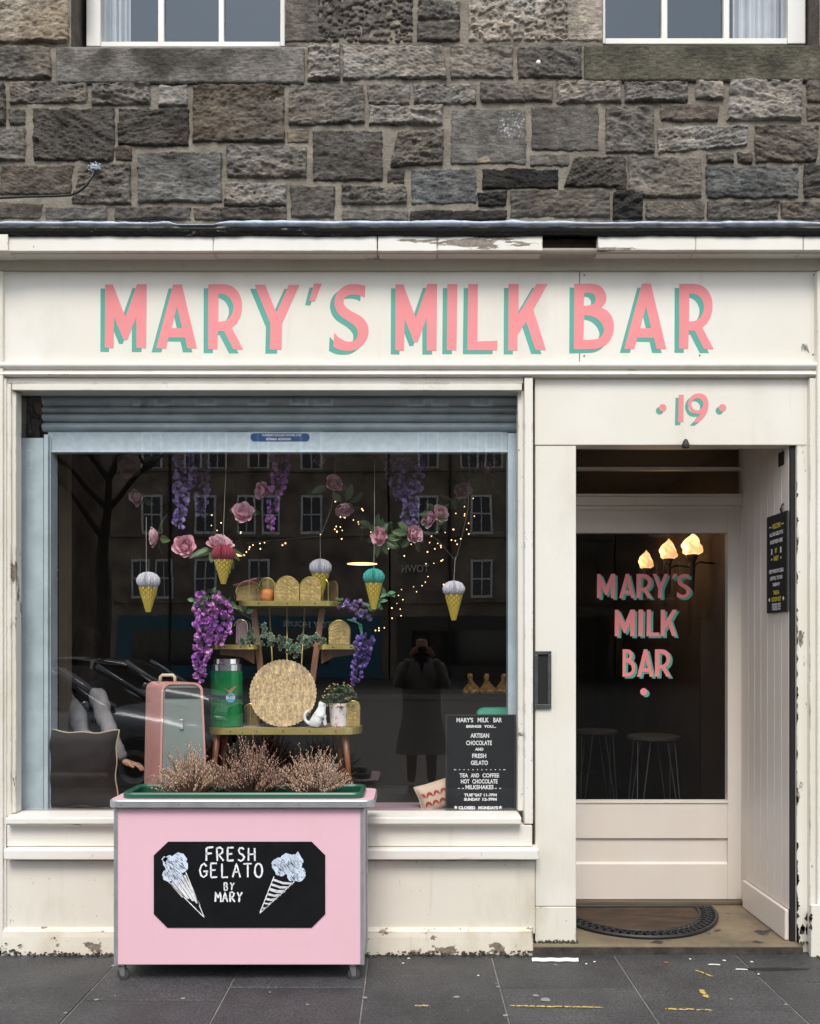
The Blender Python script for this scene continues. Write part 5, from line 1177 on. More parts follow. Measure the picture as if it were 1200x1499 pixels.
# floral pot with a small plant
yp = ys+.045; pcx = PX(496,yp); pr_ = 15.5/SC(yp)
pot = thing('floral_pot', 'white pot with pink blossom print on the bottom shelf of the stand', 'plant pot', (pcx, yp+pr_, zb1))
fm_, n_, l_, p_ = nodes('pink_blossom_print'); tc_ = n_.new('ShaderNodeTexCoord').outputs['Object']; p_.inputs['Roughness'].default_value = .35
vo = n_.new('ShaderNodeTexVoronoi'); vo.inputs['Scale'].default_value = 95; l_.new(tc_, vo.inputs['Vector'])
c_ = ramp(n_, l_, vo.outputs['Distance'], .38, .46, (.62,.10,.17), (.72,.69,.66)); c_ = mixc(n_, l_, ramp(n_, l_, noise(n_, l_, tc_, 24, 3), .45, .5), c_, (.74,.71,.69)); l_.new(c_, p_.inputs['Base Color'])
mb = MB(); mb.lathe([(pr_*.88,0),(pr_*.92,.004),(pr_,.118),(pr_*.95,.122),(pr_*.9,.112),(.001,.110)], pcx, yp+pr_, zb1, 24); mb.build('pot', fm_, pot)
def leaf(mb, b, d, nrm, L, W, col):
    d = Vector(d).normalized(); s = d.cross(Vector(nrm)); s = s.normalized() if s.length > 1e-5 else d.orthogonal().normalized(); nn = s.cross(d); b = Vector(b); mb.col = col; out = []
    for t, w in ((0,.05),(.25,.8),(.5,1),(.75,.72),(1,.04)):
        c = b + d*L*t - nn*L*.18*t*t
        out += [c - s*W*w/2 + nn*W*.12*w, c - nn*W*.02, c + s*W*w/2 + nn*W*.12*w]
    mb.add(out, [(3*i+j, 3*i+j+1, 3*i+j+4, 3*i+j+3) for i in range(4) for j in range(2)])
GRN = ((.035,.085,.03),(.05,.12,.035),(.025,.065,.03),(.09,.16,.05))
def rdir(r, z0=-.6, z1=.9):
    a = r.uniform(0,6.283); z = r.uniform(z0, z1); q = math.sqrt(max(0,1-z*z)); return Vector((q*math.cos(a), q*math.sin(a), z))
rl = random.Random(77); mb = MB(); mf = MB()
for k in range(130):
    d = rdir(rl, -.15, 1); p = Vector((pcx, yp+pr_, zb1+.115))+Vector((d.x*.085, d.y*.06, max(0,d.z)*.105)); leaf(mb, p, rdir(rl), rdir(rl), rl.uniform(.018,.032), .012, GRN[k%4])
    if k % 2: mf.col = ((.45,.30,.09),(.55,.45,.22),(.30,.22,.06))[k%3]; mf.ball(p+d*.02, rl.uniform(.004,.0065), 6, 4)
mb.build('foliage', M['leaf'], pot, fixn=False); mf.build('blossom', M['petal'], pot, fixn=False)

# ------------------------------------------------------------------ ivy garland along the stand
iv = MB(); il = MB(); ri = random.Random(5); pth = [(352,940),(372,934),(392,928),(402,938),(418,944),(432,950),(446,940),(462,934),(478,938)]
pts = [P(a, b_, ys+.05+.02*math.sin(i*1.7)) for i, (a, b_) in enumerate(pth)]; iv.tube(pts, .003, 5); iv.tube([P(330,880,ys+.02),P(352,897,ys+.03),P(378,912,ys+.04),P(400,930,ys+.05),P(440,962,ys+.06)], .002, 4)
ivy = thing('ivy_garland', 'variegated ivy garland strung across the middle of the tiered stand', 'ivy', tuple(pts[4]))
iv.build('stem', mat('ivy_stem', (.05,.06,.03), .7), ivy, smooth=True)
for k in range(64):
    t = ri.random()*(len(pts)-1); i = min(int(t), len(pts)-2); b = pts[i].lerp(pts[i+1], t-i)+Vector((ri.gauss(0,.012), ri.uniform(-.04,.01), ri.gauss(0,.018))); ang = ri.uniform(0,6.28); s = ri.uniform(.016,.027); tilt = ri.uniform(-.5,.5)
    shape = [(0,-.15),(.55,-.5),(.9,-.1),(.55,.15),(.6,.6),(.2,.55),(0,1.15),(-.2,.55),(-.6,.6),(-.55,.15),(-.9,-.1),(-.55,-.5)]
    for sc_, col, off in ((1.0,(.34,.40,.27),0),(.80,(.03,.085,.05) if k%3 else (.05,.12,.06),-.0015)):
        il.col = col; il.poly([[(a*s*sc_, q*s*sc_+ (1-sc_)*.2*s) for a, q in shape]], lambda u, v: b+Vector((u*math.cos(ang)-v*math.sin(ang), off+tilt*v, u*math.sin(ang)+v*math.cos(ang))))
il.build('ivy_leaf', M['leaf'], ivy, fixn=False)

# ------------------------------------------------------------------ pink case
ycs = .30
def kp(px, py, dy=0): return P(px, py, ycs+dy)
case = thing('pink_case', 'dusty pink retro case with cream handle and glass front left of the stand', 'case', (PX(255,ycs), ycs+.08, zsl-.004))
zb_ = zsl-.004
def outline(x0t, x1t, yt, x0b, x1b, r, inset=0):
    a, b_, c, d = PX(x0t,ycs)+inset, PX(x1t,ycs)-inset, PX(x0b,ycs)+inset, PX(x1b,ycs)-inset; zt = PZ(yt,ycs)-inset; out = [(c, zb_+inset), (d, zb_+inset)]
    for k in range(9): q = R(90*k/8); out.append((b_-r+r*math.cos(q), zt-r+r*math.sin(q)))
    for k in range(9): q = R(90+90*k/8); out.append((a+r+r*math.cos(q), zt-r+r*math.sin(q)))
    return out
O1 = outline(236,297,999,233,304,.045); O2 = outline(236,297,999,233,304,.045,.010)
n = len(O1); yo = ycs; shift = Vector((PX(214,ycs)-PX(238,ycs)-.045, .17, 0))
mb = MB(); mb.add([(a, yo, b_) for a, b_ in O1]+[(a+shift.x, yo+shift.y, b_) for a, b_ in O1], [(i, (i+1)%n, n+(i+1)%n, n+i) for i in range(n)]+[tuple(range(n,2*n))])
mb.add([(a, yo, b_) for a, b_ in O1]+[(a, yo, b_) for a, b_ in O2]+[(a, yo+.012, b_) for a, b_ in O2], [(i, (i+1)%n, n+(i+1)%n, n+i) for i in range(n)]+[(n+i, n+(i+1)%n, 2*n+(i+1)%n, 2*n+i) for i in range(n)])
mb.build('shell', M['pinkcase'], case)
mb = MB(); mb.poly([O2], lambda u, v: (u, yo+.008, v)); cf = mb.build('front_panel', M['casegrey'], case)
zc1, zc0 = PZ(1003,ycs), PZ(1022,ycs); xw0, xw1 = PX(241,ycs), PX(292,ycs)
mb = MB(); mb.box(xw0, xw1, yo+.003, yo+.0075, zc0, zc1-.012); mb.build('dark_window', M['dark'], cf)
mb = MB(); mb.boxp(262.5, 268, 1053, 1067, yo-.004, yo+.0078); mb.build('latch', M['tinlid'], cf, bevel=.002)
hc = Vector((PX(257,ycs)+shift.x/2, yo+.085, PZ(999,ycs))); mb = MB(); mb.tube([hc+Vector((a, 0, b_)) for a, b_ in ((-.040,-.004),(-.038,.026),(-.028,.036),(.028,.036),(.038,.026),(.040,-.004))], .009, 8); mb.build('handle', M['cream_plastic'], case, smooth=True)
# small papers under the stand
for px, py, dy, ww, hh, cl, lab in ((501,1148,.60,.12,.05,(.55,.53,.5),'pale magazine lying on the bench behind the stand leg'),):
    mb = MB(); x = PX(px,dy); 
    for k in range(3): mb.box(x-ww+.01*k, x+ww-.012*k, dy-.07, dy+.08, zsl-.0115+.006*k, zsl-.0065+.006*k)
    tag(mb.build('magazine_stack', mat('magazine_paper', cl, .6, vary=.3, vscale=20), bevel=.001), 'small stack of magazines on the bench behind the right stand leg', 'magazines')
mb = MB(); mb.boxp(462, 492, 1118, 1154, .70, .71); tag(mb.build('postcard', mat('pale_pink_postcard', (.45,.36,.34), .6, vary=.5, vscale=16)), 'pale printed card standing under the stand behind the heather', 'card')
# ------------------------------------------------------------------ honeycomb paper ice creams on strings
def ice(px, py_top, py_scoop_bot, py_tip, wpx, yy, sc_col, label, string_top, cone_col=(.60,.47,.06), tip_cut=False):
    c = P(px, (py_top+py_scoop_bot)/2, yy); r = wpx/2/SC(yy); zb, zt = PZ(py_scoop_bot,yy), PZ(py_top,yy); ztip = PZ(py_tip,yy)
    o = thing('paper_ice_cream', label, 'paper decoration', (c.x, yy, ztip), 'honeycomb paper ice cream cones hanging in the window')
    mb = MB(); nu, nv = 96, 22; hz = (zt-zb)/2*1.06
    def sc(u, v):
        a = 2*math.pi*u; th = math.pi*(.03+.94*v); w = abs(math.sin(12*a)); row = math.cos(v*26)*(.5 if int(u*24)%2 else -.5)
        k = r*(.90+.13*w**.6+.035*row); 
        if abs(math.sin((a+math.pi/2)/2)) < .035: k *= .72
        return (c.x+k*math.sin(th)*math.cos(a), yy+k*math.sin(th)*math.sin(a), c.z+hz*math.cos(th)*1.0+.004*row)
    def cs(u, v): t = 1.0 if int(u*24)%2 else .86; return tuple(x*t for x in sc_col)
    mb.grid(sc, nu, nv, True, cs); mb.build('scoop', M['paper'], o)
    mb = MB(); r0 = r*.80
    def cn(u, v):
        a = 2*math.pi*u; row = .05*math.cos(v*34)*(1 if int(u*18)%2 else -1); k = (r0*(1-v)+.012*v)*(.88+.16*abs(math.sin(9*a))**.6+row)
        return (c.x+k*math.cos(a), yy+k*math.sin(a), zb+.012+(ztip-zb-.012)*v)
    def cc(u, v): t = 1.0 if int(v*17+u*18)%2 else .80; return tuple(x*t for x in cone_col)
    mb.grid(cn, 72, 18, True, cc); mb.build('cone', M['paper'], o)
    mb = MB(); mb.tube([(c.x, yy, zt-.002)] + [P(*q, yy) for q in string_top], .0013, 4); mb.build('hanging_string', M['string'], o)
WHT = (.60,.60,.66)
ice(217, 838, 863, 896, 33, .30, WHT, 'white topped paper ice cream hanging furthest left in the window', [(214,838),(214,757)])
ice(327, 799, 823, 855, 34, .33, (.30,.025,.06), 'dark red topped paper ice cream below the peony and leaves', [(327,775),(330,700),(332,660)])
ice(469, 819, 843, 872, 32, .56, WHT, 'white topped paper ice cream behind the gold boxes of the stand', [(468.5,786),(485,745),(492,670)])
ice(547, 833, 857, 892, 31, .32, (.045,.40,.36), 'turquoise topped paper ice cream above the right shelf', [(548,780),(548,672)])
ice(664, 851, 874, 908, 32, .30, WHT, 'white topped paper ice cream hanging between the string of a V at right', [(666,820),(667,815)])
mb = MB()
for pts in ([(666,820),(640,790),(616,775)],[(667,820),(675,790),(685,745),(688,668)],[(468,785),(430,788),(360,795)],[(469,785),(480,757),(488,700)]): mb.tube([P(a, b_, .30 if pts[0][0] > 600 else .56) for a, b_ in pts], .0010, 4)
tag(mb.build('hanging_thread', M['thread']), 'pale threads spreading out above the hanging paper ice creams', 'thread')

# ------------------------------------------------------------------ silk peonies and wisteria
def petal(mb, b, d, n, L, W, cup, ca, cb):
    d = Vector(d).normalized(); n = Vector(n); n = (n-d*n.dot(d)).normalized(); s = d.cross(n); b = Vector(b); k0 = len(mb.v); nu, nv = 4, 4
    for j in range(nv+1):
        t = j/nv; w = W*(.25+.95*math.sin(math.pi*(.12+.74*t))**1.0)/2*(1 if j < nv else .72)
        for i in range(nu+1):
            q = i/nu*2-1; p = b + d*(L*t*(1-.06*q*q)) + s*(q*w) + n*(cup*L*(t**2)*.6 + .38*w*q*q) + n*(.05*L*math.sin(q*5+t*3)*t)
            mb.v.append(tuple(p)); mb.c.append(tuple(x*(1-t)+y*t for x, y in zip(ca, cb)))
    for j in range(nv):
        for i in range(nu): a = k0+j*(nu+1)+i; mb.f.append((a, a+1, a+nu+2, a+nu+1)); mb.mi.append(0)
PK = (((.78,.20,.36),(.93,.64,.72)),((.74,.28,.40),(.92,.62,.70)))
def peony(px, py, wpx, face, label, yy=.42, seed=0, leaves=3, tone=1.0, half_=False):
    r = random.Random(seed+px); c = P(px, py, yy); S_ = wpx/SC(yy)/2; f = Vector(face).normalized(); u = f.orthogonal().normalized(); v = f.cross(u)
    o = thing('peony', label, 'flower', tuple(c), 'silk peonies hanging in the window'); mb = MB()
    for ring, (th, n_, L, W, cup) in enumerate(((78,8,1.0,.85,.5),(60,8,.92,.8,.6),(42,7,.80,.70,.7),(26,6,.66,.6,.8),(10,5,.52,.45,.9))):
        if half_ and ring == 0: th = 96
        for k in range(n_):
            a = 2*math.pi*(k+.5*(ring%2))/n_ + r.uniform(-.25,.25); T = R(th+r.uniform(-9,9)); rad = u*math.cos(a)+v*math.sin(a); d = f*math.cos(T)+rad*math.sin(T); nn = f*math.sin(T)-rad*math.cos(T)
            q = r.uniform(.8,1.15)*tone; A, B = PK[seed%2]; petal(mb, c-f*S_*.35+rad*S_*.06, d, nn, S_*L*r.uniform(.9,1.1), S_*W, cup, tuple(x*q for x in A), tuple(x*q for x in B))
    mb.build('bloom', M['petal'], o, smooth=True, fixn=False)
    if leaves:
        ml = MB()
        for k in range(leaves*2):
            a = r.uniform(0,6.28); d = u*math.cos(a)+v*math.sin(a)-f*.2; leaf(ml, c-f*S_*.3+d*S_*.5, d, f, S_*r.uniform(1.0,1.9), S_*.75, tuple(x*tone for x in GRN[k%4]))
        ml.build('leaf', M['leaf'], o, fixn=False)
FR = (0,-1,.1)
for a in ((190,682,36,(-.2,-1,-.2),'dim pink peony at the far upper left behind the glass',.55,1,2,.5),(200,727,26,(-.8,-1,-.3),'small pink peony beneath the dim upper left one',.48,2,1,.7),
          (226,786,30,(-1,-.5,0),'pink peony turned sideways left of the rosette peony',.42,3,2,1),(270,800,34,(.1,-1,.1),'full pink rosette peony above the green tin side',.40,4,0,1.05),
          (322,797,38,(.3,-.6,.9),'pink peony with large green leaves over the dark red paper cone',.38,5,6,.95),(383,719,26,(-.7,-1,.1),'pink peony beside the slim purple wisteria',.42,6,1,1),
          (356,751,32,(.2,-1,.5),'full pink peony left of the slim wisteria',.40,7,1,1.05),(489,708,28,(.6,-1,.5),'pink peony opening to the right high in the middle',.44,8,1,.95),
          (504,744,30,(.1,-.6,-1),'flat pink peony facing down in the middle of the window',.44,9,2,.95),(468,673,18,(-.2,-1,-.8),'tiny pink peony bud tucked under the shutter rail',.46,10,0,.7),
          (555,785,28,(-.5,-1,.2),'pink peony above the turquoise paper cone',.40,11,5,1.05),(606,782,28,(.8,-1,0),'pink peony at the tip of the broad wisteria',.40,12,4,.95),
          (628,760,26,(-.9,-1,.1),'left one of two pink peonies facing apart right of the wisteria',.42,13,2,.95),(645,752,26,(.5,-1,.3),'right one of two pink peonies facing apart right of the wisteria',.42,14,4,1),
          (677,718,26,(.2,-1,-.4),'faded pink peony below the upper right leaves',.46,15,3,.6),(714,681,34,(.9,-1,.2),'pink peony furthest right near the shutter guide',.46,16,4,.8)):
    peony(a[0], a[1], a[2]*1.08, a[3], a[4], a[5], a[6], a[7], a[8])
def wisteria(path, w0, yy, label, seed, cols, n_, leaves=0, tail=.3, buds=None):
    r = random.Random(seed); pts = [P(a, b_, yy) for a, b_ in path]; L = sum((pts[i+1]-pts[i]).length for i in range(len(pts)-1))
    o = thing('wisteria', label, 'flower', tuple(pts[0]), 'silk wisteria hanging in the window'); mb, ms_ = MB(), MB(); ms_.tube(pts, .002, 4)
    for k in range(n_):
        t = (k+r.random())/n_; q = t*(len(pts)-1); i = min(int(q), len(pts)-2); c = pts[i].lerp(pts[i+1], q-i); W = w0/SC(yy)/2*(1-(1-tail)*t**1.3)
        d = rdir(r, -.7, .5); c = c + d*W*r.uniform(.5,1); s = .0205*r.uniform(.7,1.25)*(1-.35*t); A = cols[r.randrange(len(cols))]; z = r.uniform(.7,1.25)
        for j in range(3):
            dd = (d + rdir(r, -.8, .8)*.9).normalized(); petal(mb, c, dd, d, s*1.25, s*1.25, .8, tuple(x*z*.8 for x in A), tuple(min(1,x*z*1.2) for x in A))
    mb.build('blossom', M['petal'], o, smooth=True, fixn=False); ms_.build('stem', mat('flower_stem', (.06,.07,.03), .7), o)
    if leaves:
        ml = MB()
        for k in range(leaves): d = rdir(r, -.2, .9); leaf(ml, pts[0]+d*.02, d, rdir(r), r.uniform(.03,.05), .018, GRN[(k+1)%4] if k%3 else (.10,.18,.05))
        ml.build('leaf', M['leaf'], o, fixn=False)
PU = ((.42,.30,.74),(.50,.38,.80),(.56,.45,.84)); PD = ((.22,.17,.36),(.27,.21,.42)); PV = ((.48,.16,.56),(.56,.22,.62),(.38,.12,.52),(.66,.28,.62))
wisteria([(268,664),(268,700),(266,735),(261,770)], 27, .44, 'long purple wisteria hanging left under the shutter rail', 1, PU, 120)
wisteria([(293,664),(292,700),(294,730),(293,755)], 26, .47, 'duller purple wisteria touching the right side of the long one', 2, PD, 100, 6)
wisteria([(410,662),(412,690),(404,715),(398,745),(395,775)], 22, .44, 'slim bright purple wisteria with green leaves at its top', 3, PV, 105, 14)
wisteria([(574,668),(576,690),(580,712),(582,728)], 26, .46, 'short dim purple wisteria left of the broad one', 4, PD, 60, 4)
wisteria([(602,664),(600,695),(600,730),(598,765),(604,790)], 38, .44, 'broad dusky purple wisteria hanging right of the middle', 5, ((.26,.19,.46),(.32,.23,.54),(.37,.29,.58)), 190, 8)
yw = .38
wisteria([(308,872),(302,900),(298,930),(294,960),(291,995)], 34, yw, 'bright violet wisteria cascading over the left end of the stand', 6, PV, 210, 16)
wisteria([(326,885),(328,905),(326,925),(320,942)], 24, yw+.02, 'short violet wisteria beside the cascading one on the stand', 7, PV, 80, 6)
wisteria([(536,930),(531,955),(524,975),(518,1004)], 22, .46, 'purple wisteria trailing below the right middle shelf', 8, ((.17,.09,.33),(.22,.12,.40)), 90)
wisteria([(503,882),(514,884),(526,896),(534,905)], 24, .46, 'lilac blossom spray lying above the right middle gold box', 9, ((.30,.22,.48),(.20,.14,.34)), 40, 4, .8)
def spray(name, px0, path, n_, label, yy, L, W, seed, cols, catg='leaves'):
    r = random.Random(seed); pts = [P(a, b_, yy) for a, b_ in path]; o = thing(name, label, catg, tuple(pts[0])); ms_ = MB(); ms_.tube(pts, .002, 4); ms_.build('stem', mat('twig', (.06,.06,.03), .7), o)
    ml = MB()
    for k in range(n_):
        q = r.random()*(len(pts)-1); i = min(int(q), len(pts)-2); b = pts[i].lerp(pts[i+1], q-i); d = rdir(r, -.7, .8); d.y = -abs(d.y)*.6; leaf(ml, b, d, (0,-1,.3), L*r.uniform(.7,1.2), W, cols[k%len(cols)])
    ml.build('leaf', M['leaf'], o, fixn=False)
GB = ((.10,.26,.11),(.14,.32,.14),(.08,.20,.09))
spray('leaf_spray', 0, [(546,896),(553,882),(562,872),(570,866)], 20, 'bright green leaf sprig beside the turquoise paper cone', .34, .05, .022, 1, GB)
spray('leaf_spray', 0, [(538,893),(545,888),(554,886)], 9, 'small green leaf sprig below the turquoise paper cone', .35, .045, .02, 2, GB)
spray('leaf_spray', 0, [(300,884),(290,882),(282,878)], 10, 'green leaf sprig at the upper left of the violet wisteria', .36, .05, .025, 3, GB)
spray('leaf_spray', 0, [(330,880),(345,890),(362,898)], 14, 'dark green leaves trailing from the left end of the top shelf', .42, .05, .024, 4, GRN)
spray('leaf_spray', 0, [(540,768),(556,778),(575,785),(595,775)], 26, 'dark green leaves between the peonies right of the middle', .44, .075, .035, 5, ((.02,.05,.02),(.028,.07,.028)))
spray('leaf_spray', 0, [(645,765),(655,745),(668,728),(680,705),(698,690)], 34, 'dim green leaves climbing toward the upper right peony', .49, .07, .03, 6, ((.018,.04,.018),(.025,.055,.02)))
spray('leaf_spray', 0, [(485,668),(500,672),(520,668),(540,672)], 16, 'dark leaf fringe hanging just under the shutter rail', .5, .05, .016, 7, ((.02,.035,.015),(.03,.045,.02)))
spray('leaf_spray', 0, [(275,660),(292,672),(303,690),(306,720)], 18, 'dim leaves behind the duller purple wisteria', .5, .06, .025, 8, ((.02,.045,.02),(.03,.055,.028)))

# ------------------------------------------------------------------ lights inside
def lstring(path, n_, yy, label, seed, jit=6):
    r = random.Random(seed); pts = [P(a, b_, yy) for a, b_ in path]; o = thing('fairy_lights', label, 'string lights', tuple(pts[0]), 'warm fairy light strings inside the shop'); MB().tube(pts, .0016, 4).build('cable', M['wire'], o)
    for k in range(n_):
        q = (k+r.random()*.6)/n_*(len(pts)-1); i = min(int(q), len(pts)-2); p = pts[i].lerp(pts[i+1], q-i)+Vector((r.gauss(0,jit)/SC(yy), r.uniform(-.15,.15), r.gauss(0,jit)/SC(yy)))
        MB().ball(p, r.uniform(.0030,.0052), 6, 4).build('bulb', M['bulb'], o)
lstring([(318,755),(340,772),(362,800),(380,792),(430,800)], 16, 1.2, 'warm fairy lights sagging at the left beside the peonies', 1, 9)
lstring([(500,755),(482,785),(497,735),(520,760),(545,790),(575,800)], 30, 1.5, 'warm fairy lights clustered in the middle above the stand', 2, 10)
lstring([(575,800),(612,800),(640,795),(660,770),(690,745)], 16, 1.6, 'warm fairy lights rising to the right towards the shutter guide', 3, 9)
lstring([(684,738),(672,770),(650,805),(625,855),(590,862),(572,905),(545,918)], 34, 1.7, 'warm fairy lights falling in a loop at the right', 4, 9)
for px, py, w, yy, lab in ((530,825,46,2.1,'lit pendant lamp disc hanging above the turquoise paper cone'),(340,812,38,2.5,'dim lit pendant lamp disc behind the dark red paper cone')):
    c = P(px, py, yy); r = w/2/SC(yy); o = thing('pendant_lamp', lab, 'pendant lamp', tuple(c), 'pendant lamps in the shop')
    MB().lathe([(r,.0),(r*.98,.006),(r*.6,.10),(.02,.16),(.012,.18)], c.x, c.y, c.z, 28).build('lamp_shade', M['dark'], o, smooth=False)
    MB().lathe([(.001,-.003),(r*.96,-.003),(r*.96,-.0015)], c.x, c.y, c.z, 28).build('lit_disc', M['glow'], o); MB().tube([(c.x,c.y,c.z+.18),(c.x,c.y,zc)], .004, 6).build('flex', M['wire'], o)
def flame_mat(name, e):
    m, n, l, p = nodes(name); tc = n.new('ShaderNodeTexCoord').outputs['Generated']; p.inputs['Base Color'].default_value = (.8,.6,.35,1); p.inputs['Roughness'].default_value = .5
    g = n.new('ShaderNodeTexGradient'); g.gradient_type = 'SPHERICAL'; mp = n.new('ShaderNodeMapping'); mp.inputs['Location'].default_value = (-1.0,-1.0,-.62); mp.inputs['Scale'].default_value = (2,2,1.7); l.new(tc, mp.inputs['Vector']); l.new(mp.outputs[0], g.inputs[0])
    p.inputs['Emission Color'].default_value = (1,.50,.17,1); l.new(ramp(n, l, g.outputs['Fac'], 0, .8, (1,.48,.17), (1,.84,.55)), p.inputs['Emission Color']); mm = n.new('ShaderNodeMath'); mm.operation = 'MULTIPLY_ADD'; mm.inputs[1].default_value = e*1.5; mm.inputs[2].default_value = e*.55; l.new(g.outputs['Fac'], mm.inputs[0]); l.new(mm.outputs[0], p.inputs['Emission Strength']); return m
for k, (px, py, yy, w, hh, e, lab) in enumerate(((1013,812,1.69,28,33,1.25,'nearest and brightest torch wall lamp inside the door'),(978,818,2.24,24,30,.85,'middle torch wall lamp inside the door'),(945,832,2.87,20,27,.75,'furthest and smallest torch wall lamp inside the door'))):
    c = P(px, py, yy); r = w/2/SC(yy); H = hh/SC(yy); rr_ = random.Random(k+4)
    o = thing('torch_wall_lamp', lab, 'wall lamp', tuple(c), 'torch wall lamps inside the shop'); mb = MB()
    def fl(u, v):
        a = 2*math.pi*u; pr = (.60,.95,1.0,1.0,.96,.88,.80,.62,.40,.17,.0); q = v*10; i = min(int(q), 9); k_ = pr[i]*(1-q+i)+pr[i+1]*(q-i); k_ *= 1+.13*math.sin(a*5+v*7+k)*math.sin(v*9+1); return (c.x+r*k_*math.cos(a)+.10*r*math.sin(v*9), c.y+r*k_*math.sin(a), c.z+H*v)
    mb.grid(fl, 28, 20, True); mb.build('flame_shade', flame_mat('lit_frosted_glass_%d' % k if False else 'lit_frosted_glass', e), o, smooth=True)
    mb = MB(); mb.lathe([(.012,-.26),(.016,-.20),(.022,-.05),(r*.55,-.02),(r*.62,.0),(r*.5,.006)], c.x, c.y, c.z, 14); mb.tube([(c.x,c.y,c.z-.08),(c.x+.05,c.y,c.z-.05),(2.07,c.y,c.z-.06)], .008, 6); mb.build('torch_bracket', mat('dark_bronze', (.06,.04,.025), .4, .8), o)
    ld = bpy.data.lights.new('torch_bulb', 'POINT'); ld.energy = 1.1; ld.color = (1,.62,.30); ld.shadow_soft_size = .04; lo_ = bpy.data.objects.new('torch_bulb', ld); C.objects.link(lo_); lo_.parent = o; lo_.location = (-r-.09, -.02, H*.4)
# ------------------------------------------------------------------ furniture inside
def stool(px, py, yy, wpx, label):
    c = P(px, py, yy); r = wpx/2/SC(yy); o = thing('bar_stool', label, 'stool', (c.x, c.y, .09), 'steel legged stools inside the door')
    MB().lathe([(.001,-.03),(r*.95,-.03),(r,-.024),(r,-.006),(r*.96,0),(.001,0)], c.x, c.y, c.z, 28).build('seat', mat('grey_seat', (.11,.105,.10), .6), o)
    for k in range(4):
        a = math.pi/4+k*math.pi/2; tx, ty = math.cos(a), math.sin(a)
        for s_ in (-.05, .05): MB().tube([(c.x+tx*r*.72-ty*s_, c.y+ty*r*.72+tx*s_, c.z-.03), (c.x+tx*r*1.25, c.y+ty*r*1.25, .091)], .0045, 6).build('leg', M['stoolleg'], o)
stool(957, 1076, 1.9, 76, 'nearer steel legged stool seen through the door glass'); stool(872, 1068, 2.5, 62, 'further steel legged stool at the left edge of the door glass')
ctr = thing('serving_counter', 'dark serving counter with a glass top case at the back of the shop', 'counter', (.35, 2.0, .09))
MB().box(-.55, .95, 1.75, 2.35, .092, 1.14).build('counter_body', mat('counter_brown', (.035,.026,.02), .5), ctr); MB().box(-.57, .97, 1.72, 2.37, 1.141, 1.175).build('counter_top', mat('counter_top', (.05,.045,.04), .3), ctr)
for k, (px, py) in enumerate(((689,1029),(713,1029),(737,1029))):
    yy = 1.80; c = P(px, py, yy); c.z = 1.1755; s = 1/SC(yy); r = random.Random(k); mb = MB()
    o = thing('wrapped_sweets', ('left','middle','right')[k] + ' one of three gold wrapped sweet bags on the counter', 'sweet bag', tuple(c), 'gold wrapped sweet bags on the counter')
    def bag(u, v):
        a = 2*math.pi*u; pr = (11,12.5,11,8,5,3,3.4,4.2,3.0); q = v*8; i = min(int(q), 7); k_ = (pr[i]*(1-q+i)+pr[i+1]*(q-i))*s*(1+.12*math.sin(a*7+i*2+k)*(1 if v < .5 else .4)); return (c.x+k_*math.cos(a)+.006*math.sin(v*5+k), c.y+k_*math.sin(a)*.8, c.z+.001+v*29*s)
    mb.grid(bag, 28, 16, True); mb.build('bag', mat('amber_cellophane', (.62,.36,.10), .3, .2, vary=.4, vscale=40), o, smooth=False); mb = MB(); mb.tube([(c.x+.02*math.cos(q), c.y+.016*math.sin(q), c.z+17.5*s) for q in [k2*.5236 for k2 in range(13)]], .003, 5); mb.build('ribbon', M['brass'], o)
mc = P(724,1046,.40); mb = MB(); a, b_ = PX(699,.40), PX(770,.40)
mint = thing('mint_tin', 'mint green rounded tin peeping over the letter board', 'tin', ((a+b_)/2, .45, zsl-.004)); out = []
zt_, z0_ = PZ(1037,.40), zsl-.003
for k in range(9): q = R(180-90*k/8); out.append((a+.05+.05*math.cos(q), zt_-.035+.035*math.sin(q)))
for k in range(9): q = R(90-90*k/8); out.append((b_-.05+.05*math.cos(q), zt_-.035+.035*math.sin(q)))
out += [(b_, z0_), (a, z0_)]; mb.poly([out], lambda u, v: (u, .40, v), (0,.10,0)); mb.build('body', M['mint'], mint, bevel=.004)
mb = MB(); mb.box(a-.002, b_+.002, .397, .503, zt_-.050, zt_-.045); mb.build('lid_rim', mat('mint_rim', (.05,.28,.2), .3), mint)
mb = MB(); mb.box(PX(88,.62), PX(101,.62), .60, .66, zsl-.011, zc-.001); tag(mb.build('wooden_post', mat('tan_post', (.20,.16,.115), .6, vary=.1)), 'tan wooden post standing behind the left shutter guide', 'post')
for px0, px1, py0, py1, t_, lab, fr in ((74,87,795,846,'MILK','small framed black sign high up behind the left shutter guide',.66),(75,86,985,1019,'GELATE','small framed black sign low down behind the left shutter guide',.66)):
    o = thing('framed_sign', lab, 'sign', tuple(P(80,py1,fr)), None); mb = MB(); mb.boxp(px0, px1, py0, py1, fr, fr+.01); mb.build('sign_board', M['black'], o); mb = MB(); x0_, x1_, z0_, z1_ = PX(px0,fr), PX(px1,fr), PZ(py1,fr), PZ(py0,fr)
    for q in ((x0_-.004,x1_+.004,z1_,z1_+.005),(x0_-.004,x1_+.004,z0_-.005,z0_)): mb.box(q[0], q[1], fr-.004, fr+.01, q[2], q[3])
    mb.build('frame', M['alu'], o); mb = MB(); w_ = x1_-x0_
    tt = 'LK' if t_ == 'MILK' else 'ATE'; text(mb, tt, (x0_+x1_)/2+.001, (z0_+z1_)/2-(z1_-z0_)*.18*(1 if tt == 'LK' else -1), w_*.78, .040 if tt == 'LK' else .028, lambda a, b_: (a, fr-.001, b_), .03); mb.build('white_lettering', M['white_letter'], o, fixn=False)
